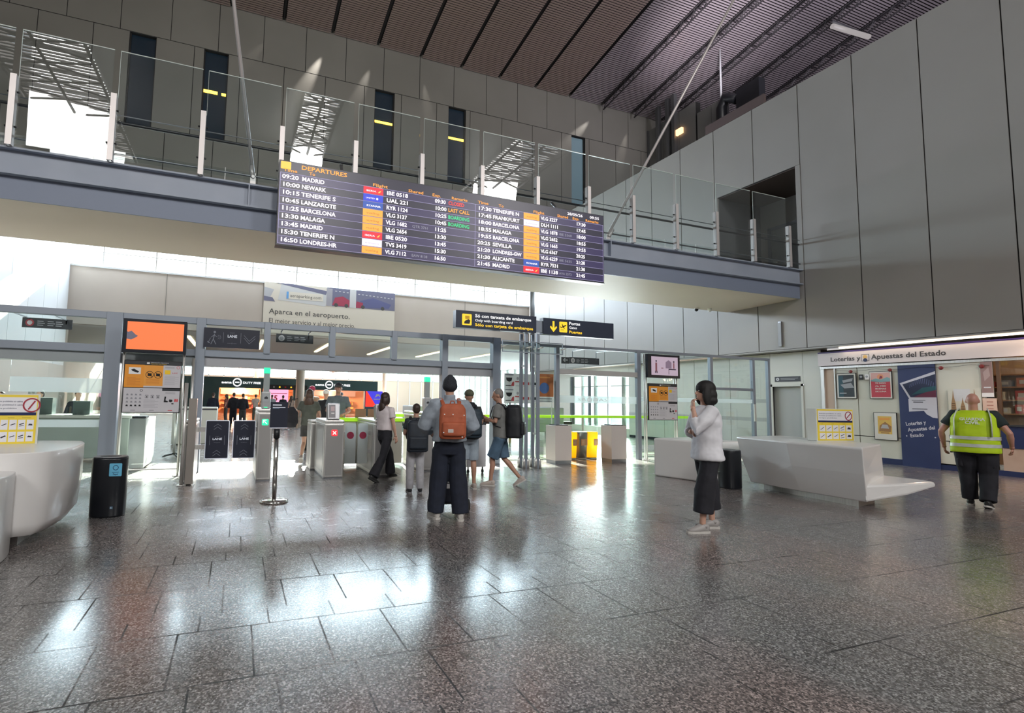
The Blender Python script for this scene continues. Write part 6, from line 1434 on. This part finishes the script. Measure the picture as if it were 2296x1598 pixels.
far('attendant in a navy jacket bending over the glass screening desk', -3.62, 14.9, R(200), 1.50, C_NAVY, C_NAVY, sl=1.8)
# ================================================================ airside: shop, desks, screens
t = thing('duty_free_shop', 'dark teal shopfront with two lit openings and white round emblems', 'shop', (0, 44, 0))
TEAL = mat('shop_teal', (.06, .13, .14), .45)
SY = 0
bm = new(); box(bm, -4.2, 11.4, 0, .6, 2.10, 2.95); obj('fascia', bm, TEAL, t)
bm = new()
for a, b in ((-4.2, -1.35), (1.75, 1.9), (4.3, 5.7), (10.3, 11.4)): box(bm, a, b, .05, .6, 0, 2.1)
obj('wall_panel', bm, TEAL, t)
bm = new(); box(bm, -4.2, 11.4, 5, 5.2, 0, 3); box(bm, -4.2, 11.4, .6, 5, 2.3, 2.4); obj('back_room', bm, mat('shop_orange', (.70, .28, .12), .5), t)
bm = new()
for k in range(5): box(bm, -1.2, 10.2, 4.3, 5, .4 + .38 * k, .44 + .38 * k)
obj('shelf', bm, mat('shop_shelf', (.6, .35, .2), .5), t)
for a, b, m in ((-1.35, 1.75, emis('shop_glow', (1, .45, .16), 2.4)), (5.7, 10.3, emis('shop_glow_dim', (.9, .36, .2), .7))):
    bm = new(); box(bm, a, b, 3.9, 3.95, 1.62, 2.1); obj('lit_header', bm, m, t)
    bm = new(); box(bm, a, b, 1.5, 1.6, 2.05, 2.12); obj('lit_strip', bm, m, t)
for x, lm in ((-.05, .55), (7.2, .55)):
    bm = new(); F = Face((x, -.02, 2.50), (1, 0, 0)); F.disc(bm, (0, .05), .34, 0, -.05, 0, 28); F.disc(bm, (0, .05), .24, 1, 0, .01, 28); F.rect(bm, -.16, .0, .16, .10, 0, .01, .02)
    F.text(bm, 'aena', -1.15, -.05, .18, 0, .05, width=.75); F.text(bm, 'DUTY FREE', .42, -.05, .16, 0, .05, width=1.35); obj('shop_sign', bm, [emis('sign_glow', (1, 1, 1), 1.0), TEAL], t)
bm = new(); F = Face((2.0, -.03, .95), (1, 0, 0)); F.rect(bm, 0, 0, 1.9, 1.1, 0); F.rect(bm, .1, .75, 1.8, .80, 1, .002, .01); F.text(bm, '15', .45, .2, .42, 1, .03, width=.5, w=.01); obj('pink_screen', bm, [emis('pink_glow', (1, .36, .55), 1.1), RED], t)
bm = new(); F = Face((2.0, -.06, 2.05), (1, 0, 0)); F.rect(bm, 0, 0, 3.4, .38, 0)
for i, c in enumerate((1, 2, 1, 3, 1, 1, 2)): F.disc(bm, (.3 + .45 * i, .2), .07, c, .002, .01, 12)
obj('way_sign', bm, [BLACK, SG_Y, LGREY, RED], t)
bm = new(); F = Face((10.35, -.03, .75), (1, 0, 0)); F.rect(bm, 0, 0, 1.5, 1.35, 0); F.poly(bm, [(0, 0), (1.0, 0), (.1, 1.35), (0, 1.35)], 1, .002, .01); F.poly(bm, [(.8, .8), (1.1, .95), (1.3, .85), (1.2, 1.1), (.95, 1.1)], 2, .003, .01); F.rect(bm, .7, .62, 1.3, .70, 2, .003, .01); obj('advert_panel', bm, [emis('blue_glow', (.06, .05, .75), .8), emis('red_glow', (1, .04, .02), 1.0), WHITE], t)
rnd = random.Random(4)
for i in range(44):
    x = rnd.uniform(-1.1, 1.6) if i < 22 else rnd.uniform(5.9, 10.1); z = .44 + .38 * rnd.randrange(4); w_ = rnd.uniform(.15, .35); hh = rnd.uniform(.16, .3)
    c = rnd.choice([('g_white', (.8, .75, .7)), ('g_amber', (.8, .4, .1)), ('g_red', (.6, .05, .05)), ('g_dark', (.1, .05, .05)), ('g_pink', (.8, .4, .4))])
    bm = new(); box(bm, x, x + w_, 48.2, 48.4, z, z + hh); tag(obj('boxed_gift', bm, mat(c[0], c[1], .4)), {'g_white': 'white', 'g_amber': 'amber', 'g_red': 'red', 'g_dark': 'dark', 'g_pink': 'pink'}[c[0]] + ' boxed gift on the %s shelf of the duty-free shop, %s opening' % (['lowest', 'second', 'third', 'top'][round((z - .44) / .38)], 'left' if i < 22 else 'right'), 'box', 'gifts on the shop shelves')
point('shop_light', (.2, 46, 1.9), 1100, (1, .6, .35), .4); point('shop_light', (8, 46, 1.9), 800, (1, .65, .45), .4)
# strip lamps in the airside ceiling
STR = emis('strip_warm', (1, .80, .50), 2.2)
n_ = 0
for y0, y1, xs in ((28.2, 33.6, (-2.4, 1.1, 4.55, 8.0, 11.4, 14.75)), (44.6, 48.8, (-1.9, 1.4, 4.8, 8.3, 11.7, 15.4))):
    for x in xs:
        bm = new(); box(bm, x - .09, x + .09, y0, y1, 4.34, 4.41); n_ += 1
        tag(obj('ceiling_strip_lamp', bm, STR), 'warm strip lamp in the airside ceiling, %s row, %s from the left' % ('near' if y0 < 40 else 'far', ['first', 'second', 'third', 'fourth', 'fifth', 'sixth'][xs.index(x)]), 'ceiling lamp', 'strip lamps in the airside ceiling')
for x, y, lb in ((4.55, 41.5, 'round beige column in front of the duty-free shop'), (1.7, 55, 'slim pale column standing left above the shop roof'), (13.6, 50, 'pale column right of the duty-free shop'), (18.5, 47, 'pale column near the curtain wall on the right')):
    bm = new(); cyl(bm, (x, y, 0), (x, y, 4.4 if y < 54 else 8.4), .33 if y < 45 else .2, 24); tag(obj('column', bm, mat('column_beige', (.86, .79, .70), .5)), lb, 'column')
# ceiling-hung trusses seen above the shop roof: long board rail
for i, (x, z) in enumerate([(-2.2, 4.1), (3.1, 4.2), (8.6, 4.0)]):
    k = thing('ceiling_fan', 'thin-bladed ceiling fan above the shop roof, %s one' % ['left', 'middle', 'right'][i], 'ceiling fan', (x, 50.5, z), .4 * i, 'ceiling fans above the shop')
    bm = new(); cyl(bm, (0, 0, -.1), (0, 0, .1), .14, 12); tube(bm, [(0, 0, .1), (0, 0, 4.0 if False else .9)], .03, 6); obj('hub', bm, LGREY, k)
    for a in range(4): bm = new(); box(bm, .12, 1.5, -.08, .08, -.02, .0, 0, M.Rotation(a * pi / 2, 4, 'Z')); obj('blade', bm, GREYP, k)
# green-edged security balustrade
t = thing('glass_balustrade', 'long glass balustrade with a bright green top edge beyond the partition', 'balustrade', (0, 13.4, 0))
GRN = mat('lime_edge', (.42, .78, .03), .35, 0, (.35, .75, .02), .35)
for a, b in ((3.4, 5.6), (5.6, 7.8), (7.8, 10.0), (10.0, 12.2), (12.2, 15.3)):
    bm = new(); box(bm, a + .02, b - .02, 0, .012, .12, .98); obj('glass_panel', bm, glass('green_glass', (.86, .94, .86), 1), t) if 'green_glass' not in MATS else obj('glass_panel', bm, MATS['green_glass'], t)
    bm = new(); box(bm, a, b, -.04, .05, .98, 1.06); obj('green_rail', bm, GRN, t)
for x in (3.4, 5.6, 7.8, 10.0, 12.2, 15.3):
    bm = new(); box(bm, x - .02, x + .02, -.02, .03, 0, 1.0); obj('post', bm, STEEL, t)
t = thing('search_desk', 'lime-topped pale desk with trays behind the frosted flaps', 'desk', (1.95, 11.06, 0))
bm = new(); box(bm, .0, 1.5, .0, .34, .06, .96); obj('body', bm, mat('desk_cream', (.58, .57, .50), .45), t)
bm = new(); box(bm, -.04, 1.54, -.04, .36, .96, 1.03); obj('lime_top', bm, GRN, t)
for i in range(3):
    bm = new(); box(bm, .5 + .28 * i, .74 + .28 * i, .05, .3, 1.03, 1.06 + .0 * i); box(bm, .5 + .28 * i, .74 + .28 * i, .28, .3, 1.06, 1.22); o = obj('tray', bm, [mat('tray_brown', (.30, .18, .10), .5)]); o.location = (1.95, 11.06, 0); tag(o, 'brown leaflet tray on the lime-topped desk, %s of three' % ['leftmost', 'middle', 'rightmost'][i], 'tray', 'leaflet trays on the desk')
# screening desks and glass boxes on the left
k = thing('screening_desk', 'pale green-white long desk behind the left glass partition', 'desk', (-5.4, 13.2, 0))
bm = new(); box(bm, 0, 3.2, 0, .9, .05, .92); obj('body', bm, mat('desk_pale_green', (.42, .48, .45), .4), k, bevel=.02)
bm = new(); box(bm, -.04, 3.24, -.04, .94, .92, .98); obj('top', bm, mat('desk_top_white', (.75, .76, .72), .3), k)
for i, x in enumerate((-4.15, -3.45, -2.85)):
    k = thing('acrylic_booth', 'clear acrylic booth on the left screening desk, %s of three' % ['leftmost', 'middle', 'rightmost'][i], 'screen', (x, 13.35, .98), 0, 'acrylic booths on the left desk')
    bm = new(); box(bm, 0, .55, 0, .008, 0, .55); box(bm, 0, .008, 0, .4, 0, .55); box(bm, .542, .55, 0, .4, 0, .55); obj('acrylic_sheet', bm, GLASS, k)
    bm = new(); box(bm, .1, .42, .1, .36, 0, .36 - .06 * i); obj('device', bm, mat('device_dark', (.14, .17, .17), .4), k)
k = thing('screening_cabinet', 'white low cabinet just behind the left information stand', 'cabinet', (-1.92, 11.5, 0)); bm = new(); box(bm, 0, .28, 0, 1.3, .03, .98); obj('body', bm, mat('cabinet_white', (.72, .73, .72), .4), k, bevel=.01); bm = new(); box(bm, .02, .26, .1, .5, .98, 1.02); obj('tray', bm, DARK, k)
k = thing('white_box_unit', 'pale box-shaped unit on the floor seen through the left stand', 'cabinet', (-1.75, 17, 0)); bm = new(); box(bm, 0, 1.2, 0, .8, .02, 1.1); obj('body', bm, mat('unit_pale', (.60, .62, .58), .5), k, bevel=.01); bm = new(); box(bm, 0, 1.2, -.01, 0, 1.02, 1.06); obj('trim_strip', bm, DARK, k)
k = thing('round_stool', 'steel pole with star base standing behind the left stand', 'stand', (-1.32, 13.6, 0)); bm = new(); tube(bm, [(0, 0, .05), (0, 0, 1.1)], .03, 10); obj('pole', bm, STEEL, k)
for a in range(5): bm = new(); tube(bm, [(0, 0, .09), (.28 * cos(a * 1.257), .28 * sin(a * 1.257), .03)], [.02, .012], 8); obj('foot', bm, BLACK, k)
# conveyor / x-ray units seen through the right glass
for x, y, w_, lb in ((5.2, 15.5, 1.5, 'grey x-ray scanner unit behind the queue of travellers'), (9.6, 16.4, 1.8, 'pale scanner unit beyond the yellow bins')):
    k = thing('xray_scanner', lb, 'scanner', (x, y, 0)); bm = new(); box(bm, 0, w_, 0, 1.2, .35, 1.25); obj('housing', bm, mat('scanner_pale', (.50, .54, .55), .4), k, bevel=.03)
    bm = new(); box(bm, -.5, 0, .2, 1.0, .62, .72); box(bm, w_, w_ + .5, .2, 1.0, .62, .72); obj('belt', bm, BLACK, k)
    bm = new()
    for a in (.1, w_ - .1): box(bm, a - .04, a + .04, .1, .18, 0, .36); box(bm, a - .04, a + .04, 1.0, 1.08, 0, .36)
    obj('leg', bm, DSTEEL, k)
# belt posts in front of the shop
for i, (x, y) in enumerate([(1.6, 24.5), (2.1, 24.2), (2.6, 24.5), (3.0, 21.5), (.9, 24)]):
    k = thing('belt_post', 'pale belt post before the shop queue, ' + ['leftmost of the rear pair', 'middle one of the front', 'rightmost of the rear pair', 'the nearest and rightmost', 'far left one'][i], 'belt post', (x, y, 0), 0, 'belt posts before the shop queue'); bm = new(); tube(bm, [(0, 0, .03), (0, 0, .95)], .035, 10); obj('tube', bm, mat('post_beige', (.60, .46, .36), .4, .3), k); bm = new(); cyl(bm, (0, 0, 0), (0, 0, .03), .17, 16); obj('base', bm, DSTEEL, k)
